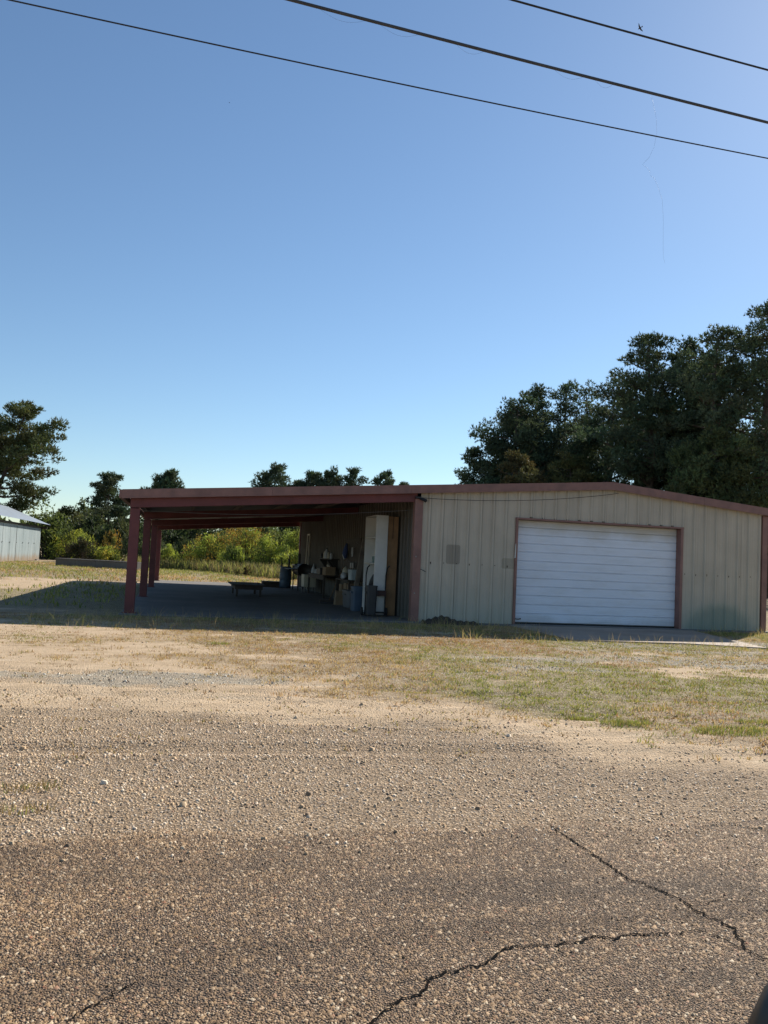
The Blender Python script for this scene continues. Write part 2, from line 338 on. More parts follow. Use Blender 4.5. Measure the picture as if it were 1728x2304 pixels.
def ground_mat():
    m, nt, b, o = newmat('yard_soil'); p = position(nt)
    A = {k: attr(nt, k).outputs['Fac'] for k in ('gravel', 'grass', 'green', 'grey')}
    nf = noise(nt, p, 30, 6, 0.7); nm = noise(nt, p, 3.5, 6, 0.6); nb = noise(nt, p, 0.5, 5, 0.6)
    sand = ramp(nt, [(0.25, (0.429, 0.312, 0.201)), (0.5, (0.565, 0.421, 0.274)), (0.8, (0.655, 0.504, 0.347))]); nt.links.new(nm.outputs[0], sand.inputs[0])
    c = mixc(nt, maprange(nt, nf.outputs[0], 0.4, 0.7, 0, 0.45), sand.outputs[0], (0.31, 0.235, 0.15))
    mp = nt.nodes.new('ShaderNodeMapping'); mp.inputs['Scale'].default_value = (0.55, 3.2, 1.0); nt.links.new(p, mp.inputs['Vector'])
    ns = noise(nt, mp.outputs[0], 1.6, 7, 0.65)
    c = mixc(nt, maprange(nt, ns.outputs[0], 0.52, 0.70, 0, 0.45), c, (0.30, 0.21, 0.125))
    c = mixc(nt, maprange(nt, ns.outputs[0], 0.44, 0.32, 0, 0.5), c, (0.66, 0.54, 0.385))
    # small stones bedded in the sand
    vo = nt.nodes.new('ShaderNodeTexVoronoi'); vo.inputs['Scale'].default_value = 62; nt.links.new(p, vo.inputs['Vector'])
    vs = nt.nodes.new('ShaderNodeSeparateColor'); nt.links.new(vo.outputs['Color'], vs.inputs[0])
    stone = ramp(nt, [(0.0, (0.247, 0.176, 0.113)), (0.3, (0.449, 0.319, 0.194)), (0.6, (0.562, 0.404, 0.254)), (0.85, (0.652, 0.510, 0.367)), (1.0, (0.293, 0.266, 0.235))])
    nt.links.new(vs.outputs[0], stone.inputs[0])
    edge = maprange(nt, vo.outputs['Distance'], 0.26, 0.5, 0, 0.85)
    gcol = mixc(nt, edge, stone.outputs[0], (0.15, 0.11, 0.075))
    gf = mth(nt, 'ADD', A['gravel'], mth(nt, 'MULTIPLY', mth(nt, 'SUBTRACT', nm.outputs[0], 0.5), 0.7))
    c = mixc(nt, maprange(nt, gf, 0.05, 0.95, 0, 0.92), c, gcol)
    pebb = mth(nt, 'MULTIPLY', maprange(nt, vs.outputs[1], 0.52, 0.6), maprange(nt, vo.outputs['Distance'], 0.5, 0.3))
    c = mixc(nt, mth(nt, 'MULTIPLY', pebb, 0.8), c, stone.outputs[0])
    grs = ramp(nt, [(0.0, (0.329, 0.266, 0.190)), (0.5, (0.537, 0.454, 0.336)), (1.0, (0.732, 0.637, 0.493))]); nt.links.new(vs.outputs[2], grs.inputs[0])
    gr = mixc(nt, edge, grs.outputs[0], (0.27, 0.23, 0.175))
    gyf = mth(nt, 'ADD', A['grey'], mth(nt, 'MULTIPLY', mth(nt, 'SUBTRACT', nm.outputs[0], 0.5), 0.8))
    c = mixc(nt, maprange(nt, gyf, 0.25, 0.65), c, gr)
    # soil and thatch under the grass
    dry = ramp(nt, [(0.3, (0.20, 0.135, 0.075)), (0.7, (0.36, 0.265, 0.155))]); nt.links.new(nm.outputs[0], dry.inputs[0])
    gre = ramp(nt, [(0.3, (0.14, 0.115, 0.055)), (0.7, (0.26, 0.215, 0.105))]); nt.links.new(nm.outputs[0], gre.inputs[0])
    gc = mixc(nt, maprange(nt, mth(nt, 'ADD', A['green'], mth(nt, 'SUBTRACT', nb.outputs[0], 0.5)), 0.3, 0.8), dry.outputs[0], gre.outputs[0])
    nd = noise(nt, p, 17, 5, 0.75)
    gc = mixc(nt, maprange(nt, nd.outputs[0], 0.50, 0.62, 0, 0.8), gc, (0.085, 0.058, 0.034))  # dark specks: soil, plus shade between the blades painted in
    gc = mixc(nt, pebb, gc, grs.outputs[0])
    gm = mth(nt, 'ADD', A['grass'], mth(nt, 'MULTIPLY', mth(nt, 'SUBTRACT', nf.outputs[0], 0.5), 1.1))
    c = mixc(nt, maprange(nt, gm, 0.25, 0.95, 0, 0.85), c, gc)
    nt.links.new(c, b.inputs['Base Color']); b.inputs['Roughness'].default_value = 0.95; b.inputs['Specular IOR Level'].default_value = 0.15
    h = mth(nt, 'ADD', mth(nt, 'ADD', mth(nt, 'MULTIPLY', vo.outputs['Distance'], -0.7), nf.outputs[0]), mth(nt, 'MULTIPLY', ns.outputs[0], 2.5))
    bump(nt, b, h, 0.8, 0.022)
    return m
def grow(a, step, fac, end):
    out = [a]; 
    while abs(out[-1]) < end: step *= fac; out.append(out[-1]+math.copysign(step, end) if end > 0 else out[-1])
    return out
def axis(parts):
    out = []
    for a, b, n in parts: out += list(np.linspace(a, b, n, endpoint=False))
    out.append(parts[-1][1]); return np.array(out)
xs = axis([(-3000, -400, 6), (-400, -60, 12), (-60, -16, 30), (-16, -5, 40), (-5, 16, 150), (16, 40, 40), (40, 200, 20), (200, 3000, 8)])
ys = axis([(-3000, -100, 6), (-100, -4, 20), (-4, 3.4, 20), (3.4, 18.4, 170), (18.4, 45, 60), (45, 110, 40), (110, 400, 20), (400, 3000, 8)])
GX, GY = np.meshgrid(xs, ys); gx = GX.ravel(); gy = GY.ravel()
gv = np.stack([gx, gy, ground_z(gx, gy)], 1)
nx, ny = len(xs), len(ys); ii = (np.arange(ny-1)[:, None]*nx+np.arange(nx-1)[None, :]).ravel()
gf = np.stack([ii, ii+1, ii+nx+1, ii+nx], 1)
GROUND = fastmesh('ground', gv, gf, ground_mat(), 4, kind='structure', smooth=True)
GROUND['label'] = 'sandy yard with gravel and patchy grass reaching to the trees'
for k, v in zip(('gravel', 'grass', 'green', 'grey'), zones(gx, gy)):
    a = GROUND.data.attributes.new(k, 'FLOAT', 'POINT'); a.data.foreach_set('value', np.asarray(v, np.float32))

# ------------------------------------------------------------------ road
def road_mat():
    m, nt, b, o = newmat('chip_seal'); p = position(nt)
    vo = nt.nodes.new('ShaderNodeTexVoronoi'); vo.inputs['Scale'].default_value = 125; nt.links.new(p, vo.inputs['Vector'])
    vs = nt.nodes.new('ShaderNodeSeparateColor'); nt.links.new(vo.outputs['Color'], vs.inputs[0])
    st = ramp(nt, [(0.0, (0.123, 0.080, 0.052)), (0.35, (0.256, 0.164, 0.099)), (0.7, (0.369, 0.241, 0.151)), (1.0, (0.492, 0.354, 0.242))]); nt.links.new(vs.outputs[0], st.inputs[0])
    c = mixc(nt, maprange(nt, vo.outputs['Distance'], 0.32, 0.6, 0, 0.85), st.outputs[0], (0.06, 0.046, 0.034))
    mp = nt.nodes.new('ShaderNodeMapping'); mp.inputs['Scale'].default_value = (0.45, 1.6, 1); nt.links.new(p, mp.inputs['Vector'])
    nb = noise(nt, mp.outputs[0], 1.1, 6, 0.62); c = mixc(nt, maprange(nt, nb.outputs[0], 0.46, 0.66, 0, 0.6), c, (0.075, 0.055, 0.040))
    nt.links.new(c, b.inputs['Base Color']); b.inputs['Roughness'].default_value = 0.85; b.inputs['Specular IOR Level'].default_value = 0.25
    bump(nt, b, mth(nt, 'MULTIPLY', vo.outputs['Distance'], -1.0), 0.9, 0.02)
    return m
ROADM = road_mat()
RZ = 0.004
rx = np.concatenate([np.linspace(-400, -12, 12), np.linspace(-10, 14, 260), np.linspace(16, 400, 12)])
re = road_edge(rx); mb = MB()
n = len(rx)
mb.v = [(x, -9.0, RZ) for x in rx]+[(x, 2.0, RZ) for x in rx]+[(x, y-0.12, RZ) for x, y in zip(rx, re)]+[(x, y, -0.06) for x, y in zip(rx, re)]
mb.f = [(r*n+i, r*n+i+1, (r+1)*n+i+1, (r+1)*n+i) for r in range(3) for i in range(n-1)]
ROAD = mb.build('road', ROADM); ROAD['kind'] = 'structure'; ROAD['label'] = 'brown chip-seal road with cracks in the foreground'

CRACKS = [
 [(1.90, 4.02), (1.91, 3.88), (1.92, 3.73), (1.93, 3.54), (1.93, 3.42), (1.94, 3.31), (1.93, 3.26), (1.97, 3.23), (1.99, 3.17), (2.04, 3.02), (2.03, 2.94), (2.05, 2.88), (2.07, 2.84), (2.08, 2.77), (2.04, 2.69), (2.02, 2.62), (2.02, 2.56), (2.04, 2.53), (2.07, 2.46), (2.12, 2.3), (2.1, 2.1)],
 [(1.89, 2.77), (1.84, 2.76), (1.76, 2.76), (1.66, 2.78), (1.58, 2.76), (1.51, 2.79), (1.47, 2.76), (1.36, 2.74), (1.21, 2.75), (1.16, 2.74), (1.12, 2.71), (1.07, 2.66), (0.99, 2.63), (0.89, 2.6), (0.83, 2.57), (0.81, 2.53), (0.78, 2.49), (0.71, 2.46), (0.65, 2.42), (0.59, 2.35), (0.55, 2.31), (0.48, 2.2), (0.45, 2.05)],
 [(1.89, 2.77), (1.93, 2.78), (1.97, 2.72), (1.99, 2.67), (2.01, 2.61)],
 [(-0.04, 2.73), (-0.06, 2.68), (-0.13, 2.62), (-0.16, 2.58), (-0.21, 2.54), (-0.23, 2.49)]]
CRACKS += [[(2.04, 3.02), (2.12, 2.99), (2.2, 3.02), (2.29, 2.98), (2.36, 2.99)], [(1.36, 2.74), (1.33, 2.69), (1.35, 2.64)], [(0.83, 2.57), (0.78, 2.585), (0.72, 2.57)], [(2.9, 3.9), (2.99, 3.84), (3.05, 3.75), (3.17, 3.71)]]
CW = [0.0046, 0.0044, 0.0030, 0.0028, 0.0018, 0.0018, 0.002, 0.002]
TAR = plain('crack_shadow_tar', (0.006, 0.005, 0.0045), 1.0, 0.2, 20, spec=0.05)
crack_pts = []
for c, wd in zip(CRACKS, CW):
    P = []
    for (x0, y0), (x1, y1) in zip(c[:-1], c[1:]):
        L = math.hypot(x1-x0, y1-y0); k = max(2, int(L/0.014))
        for i in range(k):
            t = i/k; P.append((x0+(x1-x0)*t+random.gauss(0, 0.005), y0+(y1-y0)*t+random.gauss(0, 0.005)))
    P.append(c[-1]); mb = MB()
    for i, (x, y) in enumerate(P):
        a = P[max(i-1, 0)]; b2 = P[min(i+1, len(P)-1)]; tx, ty = b2[0]-a[0], b2[1]-a[1]; L = math.hypot(tx, ty) or 1
        ww = wd*(0.45+0.9*random.random())*min(1, i/4+0.15, (len(P)-1-i)/4+0.15)
        mb.v += [(x-ty/L*ww, y+tx/L*ww, RZ+0.0045), (x+ty/L*ww, y-tx/L*ww, RZ+0.004)]
    mb.f = [(2*i, 2*i+1, 2*i+3, 2*i+2) for i in range(len(P)-1)]
    mb.build('crack', TAR, ROAD)
    if wd > 0.002: crack_pts += [(x, y, wd) for x, y in P]
crack_pts = np.array(crack_pts)

# ------------------------------------------------------------------ stones
rng = np.random.default_rng(11)
def stones_mat(name, stops, rough=0.75, stain=0.3):
    m, nt, b, o = newmat(name)
    g = nt.nodes.new('ShaderNodeNewGeometry')
    r = ramp(nt, stops); nt.links.new(g.outputs['Random Per Island'], r.inputs[0])
    mp = nt.nodes.new('ShaderNodeMapping'); mp.inputs['Scale'].default_value = (0.45, 1.6, 1); nt.links.new(g.outputs['Position'], mp.inputs['Vector'])
    n1 = noise(nt, mp.outputs[0], 1.1, 6, 0.62)
    c = mixc(nt, maprange(nt, n1.outputs[0], 0.46, 0.66, 0, stain), r.outputs[0], (0.13, 0.090, 0.060))
    nt.links.new(c, b.inputs['Base Color']); b.inputs['Roughness'].default_value = rough; b.inputs['Specular IOR Level'].default_value = 0.3
    return m
def chips(name, x, y, z, size, mat, flat, label):
    n = len(x); a0 = rng.uniform(0, 2*math.pi, n); el = rng.uniform(0.6, 1.0, n); V = np.zeros((n, 5, 3))
    for k in range(4):
        an = k*math.pi/2+rng.normal(0, 0.28, n); r = size*0.56*rng.uniform(0.8, 1.15, n); lx = r*np.cos(an); ly = r*np.sin(an)*el
        V[:, k, 0] = x+lx*np.cos(a0)-ly*np.sin(a0); V[:, k, 1] = y+lx*np.sin(a0)+ly*np.cos(a0); V[:, k, 2] = z-0.001
    V[:, 4, 0] = x+size*rng.normal(0, 0.12, n); V[:, 4, 1] = y+size*rng.normal(0, 0.12, n); V[:, 4, 2] = z+size*flat*rng.uniform(0.8, 1.5, n)
    F = np.array([(k, (k+1) % 4, 4) for k in range(4)]); idx = (np.arange(n)*5)[:, None, None]+F[None]
    o = fastmesh(name, V.reshape(-1, 3), idx.reshape(-1, 3), mat, 3, kind='stuff', smooth=True); o['label'] = label
    return o
def stones(name, x, y, z, size, mat, flat=0.55, label=None, sink=0.25):
    n = len(x); a0 = rng.uniform(0, 2*math.pi, n); el = rng.uniform(0.6, 1.0, n)
    V = np.zeros((n, 8, 3)); tilt = rng.normal(0, 0.16, (n, 2))
    for k in range(4):
        an = k*math.pi/2+rng.normal(0, 0.25, n)
        for ring, (rr, zz) in enumerate(((1.0, 0.0), (0.62, 1.0))):
            r = size*0.5*rr*rng.uniform(0.8, 1.15, n)
            lx = r*np.cos(an); ly = r*np.sin(an)*el
            px = lx*np.cos(a0)-ly*np.sin(a0); py = lx*np.sin(a0)+ly*np.cos(a0)
            V[:, ring*4+k, 0] = x+px; V[:, ring*4+k, 1] = y+py
            h = size*flat*rng.uniform(0.75, 1.1, n) if ring else 0
            V[:, ring*4+k, 2] = z-size*sink*(1-ring)*0.6+(h if ring else 0)+(px*tilt[:, 0]+py*tilt[:, 1])
    F = np.array([(4, 5, 6, 7)]+[(k, (k+1) % 4, 4+(k+1) % 4, 4+k) for k in range(4)])
    idx = (np.arange(n)*8)[:, None, None]+F[None]
    o = fastmesh(name, V.reshape(-1, 3), idx.reshape(-1, 4), mat, 4, kind='stuff', smooth=True)
    if label: o['label'] = label
    return o
def visx(y, m):   # ground band the camera sees at depth y, widened by m
    return -0.165*y-0.1-m, 0.80*y+0.05+m
def scatter(n, y0, y1, m, pw=1.0):
    y = y0+(y1-y0)*rng.random(n)**pw; a, b = visx(y, m); x = a+(b-a)*rng.random(n)
    W0 = (visx(y1, m)[1]-visx(y1, m)[0]); keep = rng.random(n) < (b-a)/W0
    return x[keep], y[keep]
# road aggregate
x, y = scatter(215000, 1.75, 4.25, 0.7)
k = y < road_edge(x)-0.05
nz = fbm(x, y, 1.3, 41)
k &= rng.random(len(x)) < np.clip(0.45+1.3*(0.62-np.clip(nz, 0.3, 0.62))*2, 0.5, 1)
x, y = x[k], y[k]
keep = np.ones(len(x), bool)
for cx, cy, wd in crack_pts: keep &= (x-cx)**2+(y-cy)**2 > (wd*0.75+0.0038)**2
x, y = x[keep], y[keep]
ROADST = stones_mat('road_chips', [(0.0, (0.082, 0.056, 0.036)), (0.22, (0.211, 0.132, 0.071)), (0.5, (0.330, 0.210, 0.109)), (0.72, (0.413, 0.272, 0.150)), (0.86, (0.495, 0.363, 0.228)), (0.94, (0.607, 0.494, 0.348)), (1.0, (0.312, 0.124, 0.060))], stain=0.55)
sz = np.clip(rng.lognormal(math.log(0.0088), 0.42, len(x)), 0.0045, 0.024)
chips('road_aggregate', x, y, np.full(len(x), RZ+0.001), sz*0.84, ROADST, 0.26, 'small brown stone chips bonded into the road surface')
# loose gravel verge
GRAVST = stones_mat('gravel_stones', [(0.0, (0.107, 0.081, 0.059)), (0.05, (0.255, 0.173, 0.107)), (0.2, (0.459, 0.306, 0.168)), (0.5, (0.554, 0.397, 0.240)), (0.75, (0.661, 0.509, 0.338)), (0.9, (0.747, 0.633, 0.492)), (0.97, (0.448, 0.245, 0.133)), (1.0, (0.363, 0.316, 0.270))])
x, y = scatter(152000, 3.3, 8.0, 0.9, 1.15)
g0, g1, g2, g3 = zones(x, y)
e = y-road_edge(x)
d = np.clip(g0, 0, 1)*np.where(e < 0, np.clip(0.62+e*1.2+1.1*(fbm(x, y, 1.6, 52)-0.5), 0, 1)**1.5*0.75, 1)*np.clip(0.55+1.3*(fbm(x, y, 1.0, 51)-0.35), 0.25, 1)
k = rng.random(len(x)) < d; x, y = x[k], y[k]
sz = np.clip(rng.lognormal(math.log(0.0135), 0.45, len(x)), 0.006, 0.038)
zz = np.where(y < road_edge(x)-0.1, RZ+0.002, ground_z(x, y))
stones('gravel', x, y, zz, sz*0.88, GRAVST, 0.24, 'loose tan gravel along the road verge')
# bigger lumps
x, y = scatter(260, 3.9, 7.4, 0.9, 1.0); g0 = zones(x, y)[0]; k = rng.random(len(x)) < g0*0.8; x, y = x[k], y[k]
sz = np.clip(rng.lognormal(math.log(0.034), 0.3, len(x)), 0.025, 0.065)
stones('gravel_lumps', x, y, np.where(y < road_edge(x), RZ, ground_z(x, y)), sz, GRAVST, 0.34, 'larger stones lying among the roadside gravel')
# grey limestone chips further in
GREYST = stones_mat('limestone_chips', [(0.0, (0.224, 0.198, 0.159)), (0.4, (0.482, 0.424, 0.329)), (0.75, (0.650, 0.583, 0.466)), (1.0, (0.806, 0.748, 0.636))])
x, y = scatter(90000, 8.0, 15.8, 1.2)
g3 = zones(x, y)[3]; k = rng.random(len(x)) < np.clip(g3, 0, 1)**1.3*np.clip(0.2+1.6*(fbm(x, y, 2.0, 77)-0.35), 0.05, 0.8); x, y = x[k], y[k]
sz = np.clip(rng.lognormal(math.log(0.019), 0.35, len(x)), 0.010, 0.045)
stones('limestone_gravel', x, y, ground_z(x, y), sz, GREYST, 0.34, 'grey crushed limestone spread in patches across the yard')
# scattered pebbles on the sand
x, y = scatter(36000, 5.2, 15.5, 1.0); g = zones(x, y); k = rng.random(len(x)) < np.clip(0.8-g[1], 0.05, 1)*np.clip(0.35+2.2*(fbm(x*0.5, y, 0.9, 83)-0.45), 0.08, 1)*np.interp(y, [6, 9.5], [1.0, 0.55]); x, y = x[k], y[k]
sz = np.clip(rng.lognormal(math.log(0.016), 0.4, len(x)), 0.008, 0.05)
stones('pebbles', x, y, ground_z(x, y), sz, GRAVST, 0.34, 'scattered pebbles on the sandy track')

# ------------------------------------------------------------------ grass
def leaf_mat(name, trans=0.35, rough=0.7):
    m = bpy.data.materials.new(name); m.use_nodes = True; nt = m.node_tree; nt.nodes.clear()
    out = nt.nodes.new('ShaderNodeOutputMaterial'); mx = nt.nodes.new('ShaderNodeMixShader')
    d = nt.nodes.new('ShaderNodeBsdfPrincipled'); t = nt.nodes.new('ShaderNodeBsdfTranslucent')
    a = attr(nt, 'col'); nt.links.new(a.outputs['Color'], d.inputs['Base Color'])
    d.inputs['Roughness'].default_value = rough; d.inputs['Specular IOR Level'].default_value = 0.25
    br = mixc(nt, 1.0, a.outputs['Color'], (1.15, 1.1, 0.75), 'MULTIPLY'); nt.links.new(br, t.inputs['Color'])
    mx.inputs[0].default_value = trans
    nt.links.new(d.outputs[0], mx.inputs[1]); nt.links.new(t.outputs[0], mx.inputs[2]); nt.links.new(mx.outputs[0], out.inputs['Surface'])
    return m
GRASSM = leaf_mat('grass_blades', 0.4); LEAFM = leaf_mat('leaves', 0.38); NEEDLEM = leaf_mat('pine_needles', 0.22)
STRAW = np.array([0.48, 0.36, 0.20]); RUSTY = np.array([0.36, 0.215, 0.12]); OLIVE = np.array([0.31, 0.30, 0.095]); GREENG = np.array([0.18, 0.225, 0.06])
def blades(name, x, y, h, wd, cols, label, spread=0.6, z=None):
    n = len(x); z = ground_z(x, y) if z is None else z
    a = rng.uniform(0, 2*math.pi, n); b = rng.uniform(0, 2*math.pi, n); le = h*rng.uniform(0.05, spread, n)
    V = np.zeros((n, 5, 3)); dx, dy = np.cos(a)*wd*0.5, np.sin(a)*wd*0.5
    for i, (t, wf, lf) in enumerate(((0, 1, 0), (0, -1, 0), (0.55, 0.75, 0.35), (0.55, -0.75, 0.35), (1, 0, 1))):
        V[:, i, 0] = x+dx*wf+np.cos(b)*le*lf; V[:, i, 1] = y+dy*wf+np.sin(b)*le*lf; V[:, i, 2] = z-0.01*(t == 0)+h*t
    F = np.array([(0, 1, 3), (0, 3, 2), (2, 3, 4)])
    idx = (np.arange(n)*5)[:, None, None]+F[None]
    c = np.repeat(cols[:, None, :], 5, 1).reshape(-1, 3)
    o = fastmesh(name, V.reshape(-1, 3), idx.reshape(-1, 3), GRASSM, 3, kind='stuff', cols=c); o['label'] = label
    return o
def grass_cols(x, y, n, gr):
    u = rng.random(n); v = rng.random((n, 1)); g = gr+rng.normal(0, 0.22, n)
    rz = sstep(0.45, 0.62, fbm(x, y, 0.5, 61))
    dry = np.where((u < 0.25+0.5*rz)[:, None], RUSTY, STRAW); grn = np.where((u < 0.6)[:, None], OLIVE, GREENG)
    return np.where((g > 0.56)[:, None], grn, dry)*(0.65+0.7*v)
def tufts(name, n, y0, y1, m, per, rad, hmu, wd, label, fmin=0.0, pw=1.0, sub=None):
    x, y = scatter(n, y0, y1, m, pw); g = zones(x, y)
    k = (rng.random(len(x)) < np.clip(g[1]-fmin, 0, 1)) & ~((y > 14.4-0.05*(x-7)) & (x > 7.3) & (x < 11.6-0.0*(y)) )
    k &= ~((y > 17.55) & (x > -1.25) & (y < 37))
    x, y, gr = x[k], y[k], g[2][k]
    X = np.repeat(x, per)+rng.normal(0, rad, len(x)*per); Y = np.repeat(y, per)+rng.normal(0, rad, len(x)*per)
    GR = np.repeat(gr+rng.normal(0, 0.16, len(x)), per)
    hh = np.repeat(rng.lognormal(math.log(hmu), 0.35, len(x)), per)*rng.uniform(0.5, 1.2, len(X))
    return blades(name, X, Y, hh, wd*rng.uniform(0.6, 1.3, len(X)), grass_cols(X, Y, len(X), GR), label, 1.8)
tufts('grass', 13500, 5.2, 17.4, 1.2, 15, 0.045, 0.027, 0.008, 'patchy green and straw coloured grass between road and building')
tufts('short_grass', 17000, 6.0, 17.4, 1.2, 6, 0.07, 0.014, 0.009, 'short dry turf in front of the building')
# dry scraps lying about on the sand
x, y = scatter(2600, 5.6, 15.6, 1.2); k = (rng.random(len(x)) < np.clip(1.4*(fbm(x*0.5, y, 1.5, 91)-0.36)*2.2, 0.04, 1)) & ~((y > 14.2) & (x > 7.2) & (x < 11.7)); x, y = x[k], y[k]
X = np.repeat(x, 12)+rng.normal(0, 0.07, len(x)*12); Y = np.repeat(y, 12)+rng.normal(0, 0.04, len(x)*12)
cc = np.where((rng.random(len(X)) < 0.2)[:, None], OLIVE*0.8, np.where((rng.random(len(X)) < 0.5)[:, None], RUSTY*0.7, STRAW*0.7))*(0.6+0.7*rng.random((len(X), 1)))
blades('dry_scraps', X, Y, rng.uniform(0.008, 0.03, len(X)), np.full(len(X), 0.009), cc, 'flattened dry grass scraps on the sandy track', 2.2)
# tall seed-headed grass along the front of the building
n = 2600; x = rng.uniform(-2.5, 15.5, n); y = 17.25-rng.random(n)**1.2*2.4
k = ~((x > 7.3) & (x < 11.8) & (y > 14.5)) & (rng.random(n) < np.clip(0.25+1.3*(fbm(x, y, 0.9, 71)-0.3), 0.05, 1)); x, y = x[k], y[k]
X = np.repeat(x, 4)+rng.normal(0, 0.05, len(x)*4); Y = np.repeat(y, 4)+rng.normal(0, 0.05, len(x)*4)
cc = np.where((rng.random(len(X)) < 0.6)[:, None], STRAW*1.0, OLIVE)*(0.7+0.6*rng.random((len(X), 1)))
blades('tall_grass', X, Y, 0.06+0.24*rng.random(len(X))**2.2, rng.uniform(0.003, 0.007, len(X)), cc, 'tall seeding grass stems along the foot of the building', 1.3)
# seed fringe where the shade begins in front of the apron
n = 420; x = rng.uniform(4.8, 11.0, n); y = 14.15+rng.normal(0, 0.12, n)-0.03*(x-8)
cc = np.where((rng.random(n) < 0.6)[:, None], STRAW*1.0, OLIVE)*(0.7+0.6*rng.random((n, 1)))
blades('grass_fringe', x, y, 0.05+0.2*rng.random(n)**1.8, rng.uniform(0.003, 0.007, n), cc, 'grass stems fringing the concrete apron', 1.3)
# green clumps by the sandy track on the right
for (cx, cy, r, nn) in ((3.58, 6.94, 0.10, 260), (3.9, 6.7, 0.17, 340), (4.7, 6.33, 0.26, 620), (5.2, 6.0, 0.2, 300), (5.35, 6.75, 0.2, 360), (-0.75, 4.95, 0.13, 90), (-0.7, 4.55, 0.10, 60), (0.62, 12.6, 0.12, 160)):
    a = rng.uniform(0, 6.28, nn); q = r*np.sqrt(rng.random(nn)); X = cx+q*np.cos(a)*1.5; Y = cy+q*np.sin(a)*0.7
    dryc = 0.75 if cx < 0 else 0.15
    cc = np.where((rng.random(nn) < dryc)[:, None], STRAW*0.55, np.where((rng.random(nn) < .5)[:, None], GREENG, OLIVE))*(0.7+0.6*rng.random((nn, 1)))
    o = blades('grass_clump', X, Y, rng.uniform(0.02, 0.055, nn), np.full(nn, 0.006), cc, 'low green grass clump beside the sandy track', 1.0)
# yard beyond: left of the carport and behind
n = 11000; x = rng.uniform(-20, 14, n); y = 19+rng.random(n)**0.8*48
g = zones(x, y); k = (rng.random(n) < g[1]) & ~((x > -1.5) & (x < 15) & (y < 37.3)); x, y, gr = x[k], y[k], g[2][k]
X = np.repeat(x, 5)+rng.normal(0, 0.12, len(x)*5); Y = np.repeat(y, 5)+rng.normal(0, 0.12, len(x)*5)
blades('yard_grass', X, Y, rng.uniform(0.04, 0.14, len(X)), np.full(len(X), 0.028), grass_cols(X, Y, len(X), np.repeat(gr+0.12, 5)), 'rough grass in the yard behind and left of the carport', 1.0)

# ------------------------------------------------------------------ slabs
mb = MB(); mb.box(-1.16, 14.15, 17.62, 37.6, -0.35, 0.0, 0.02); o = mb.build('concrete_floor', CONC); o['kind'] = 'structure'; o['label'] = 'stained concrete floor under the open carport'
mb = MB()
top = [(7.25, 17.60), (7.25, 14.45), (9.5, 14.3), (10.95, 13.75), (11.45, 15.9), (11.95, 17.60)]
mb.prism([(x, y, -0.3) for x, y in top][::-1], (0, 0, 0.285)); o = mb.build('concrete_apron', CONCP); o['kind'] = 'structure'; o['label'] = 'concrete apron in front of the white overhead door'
# soil heap at wall foot
mb = MB(); N = 26
for i in range(N+1):
    t = i/N; X = 5.22+1.3*t; hgt = 0.11*math.exp(-((X-5.72)/0.26)**2)+0.03+0.02*math.sin(i*2.1)
    if i in (0, N): hgt = -0.05
    mb.v += [(X, 17.77, hgt), (X, 17.60-0.05*math.sin(i), hgt*0.5), (X, 17.38-0.04*math.sin(i*1.7), -0.07)]
mb.f = [(3*i+j, 3*i+j+1, 3*i+j+4, 3*i+j+3) for i in range(N) for j in range(2)]
solo(mb, 'soil_heap', SOIL, (5.8, 17.6, -0.04), 'small dark soil heap against the siding beside the brown post', 'soil', smooth=True)

# ------------------------------------------------------------------ metal building
XL, XM, XR, RIDGE = -1.07, 5.10, 14.06, 9.76
YB = 36.7
def roof_z(x): return 3.396-0.0802*(RIDGE-x) if x < RIDGE else 3.396-0.0868*(x-RIDGE)
B = thing('metal_building', 'long tan steel building with brown trim, white overhead door and open red carport', 'building', (6.4, 17.8, 0))
RIB = 0.3048
def rib_profile(u0, u1, h=0.040):
    pts = []; k = math.floor(u0/RIB)-1
    while k*RIB < u1+RIB:
        c = k*RIB
        for du, hh in ((-0.042, 0), (-0.016, h), (0.016, h), (0.042, 0), (0.112, 0), (0.120, 0.004), (0.136, 0.004), (0.144, 0), (0.188, 0), (0.196, 0.004), (0.212, 0.004), (0.220, 0)): pts.append((c+du, hh))
        k += 1
    inside = [(u, h2) for u, h2 in pts if u0+1e-4 < u < u1-1e-4]
    def at(u):
        for (a, ha), (b, hb) in zip(pts[:-1], pts[1:]):
            if a <= u <= b: return ha+(hb-ha)*(u-a)/(b-a)
        return 0
    return [(u0, at(u0))]+inside+[(u1, at(u1))]
DX0, DX1, DZ = 7.46, 11.67, 2.40
def siding_panel(u0, u1, place, zb, zt, parent=B, mat=SIDING, name='wall_panel'):
    pr = rib_profile(u0, u1); mb = MB(); n = len(pr)
    for u, h in pr: mb.v.append(place(u, h, zb(u)))
    for u, h in pr: mb.v.append(place(u, h, zt(u)))
    mb.f = [(i, i+1, n+i+1, n+i) for i in range(n-1)]
    return mb.build(name, mat, parent)
U0 = 5.13; edges = [U0+0.9144*i for i in range(11)]; edges[-1] = 14.0
XRIB = 5.334
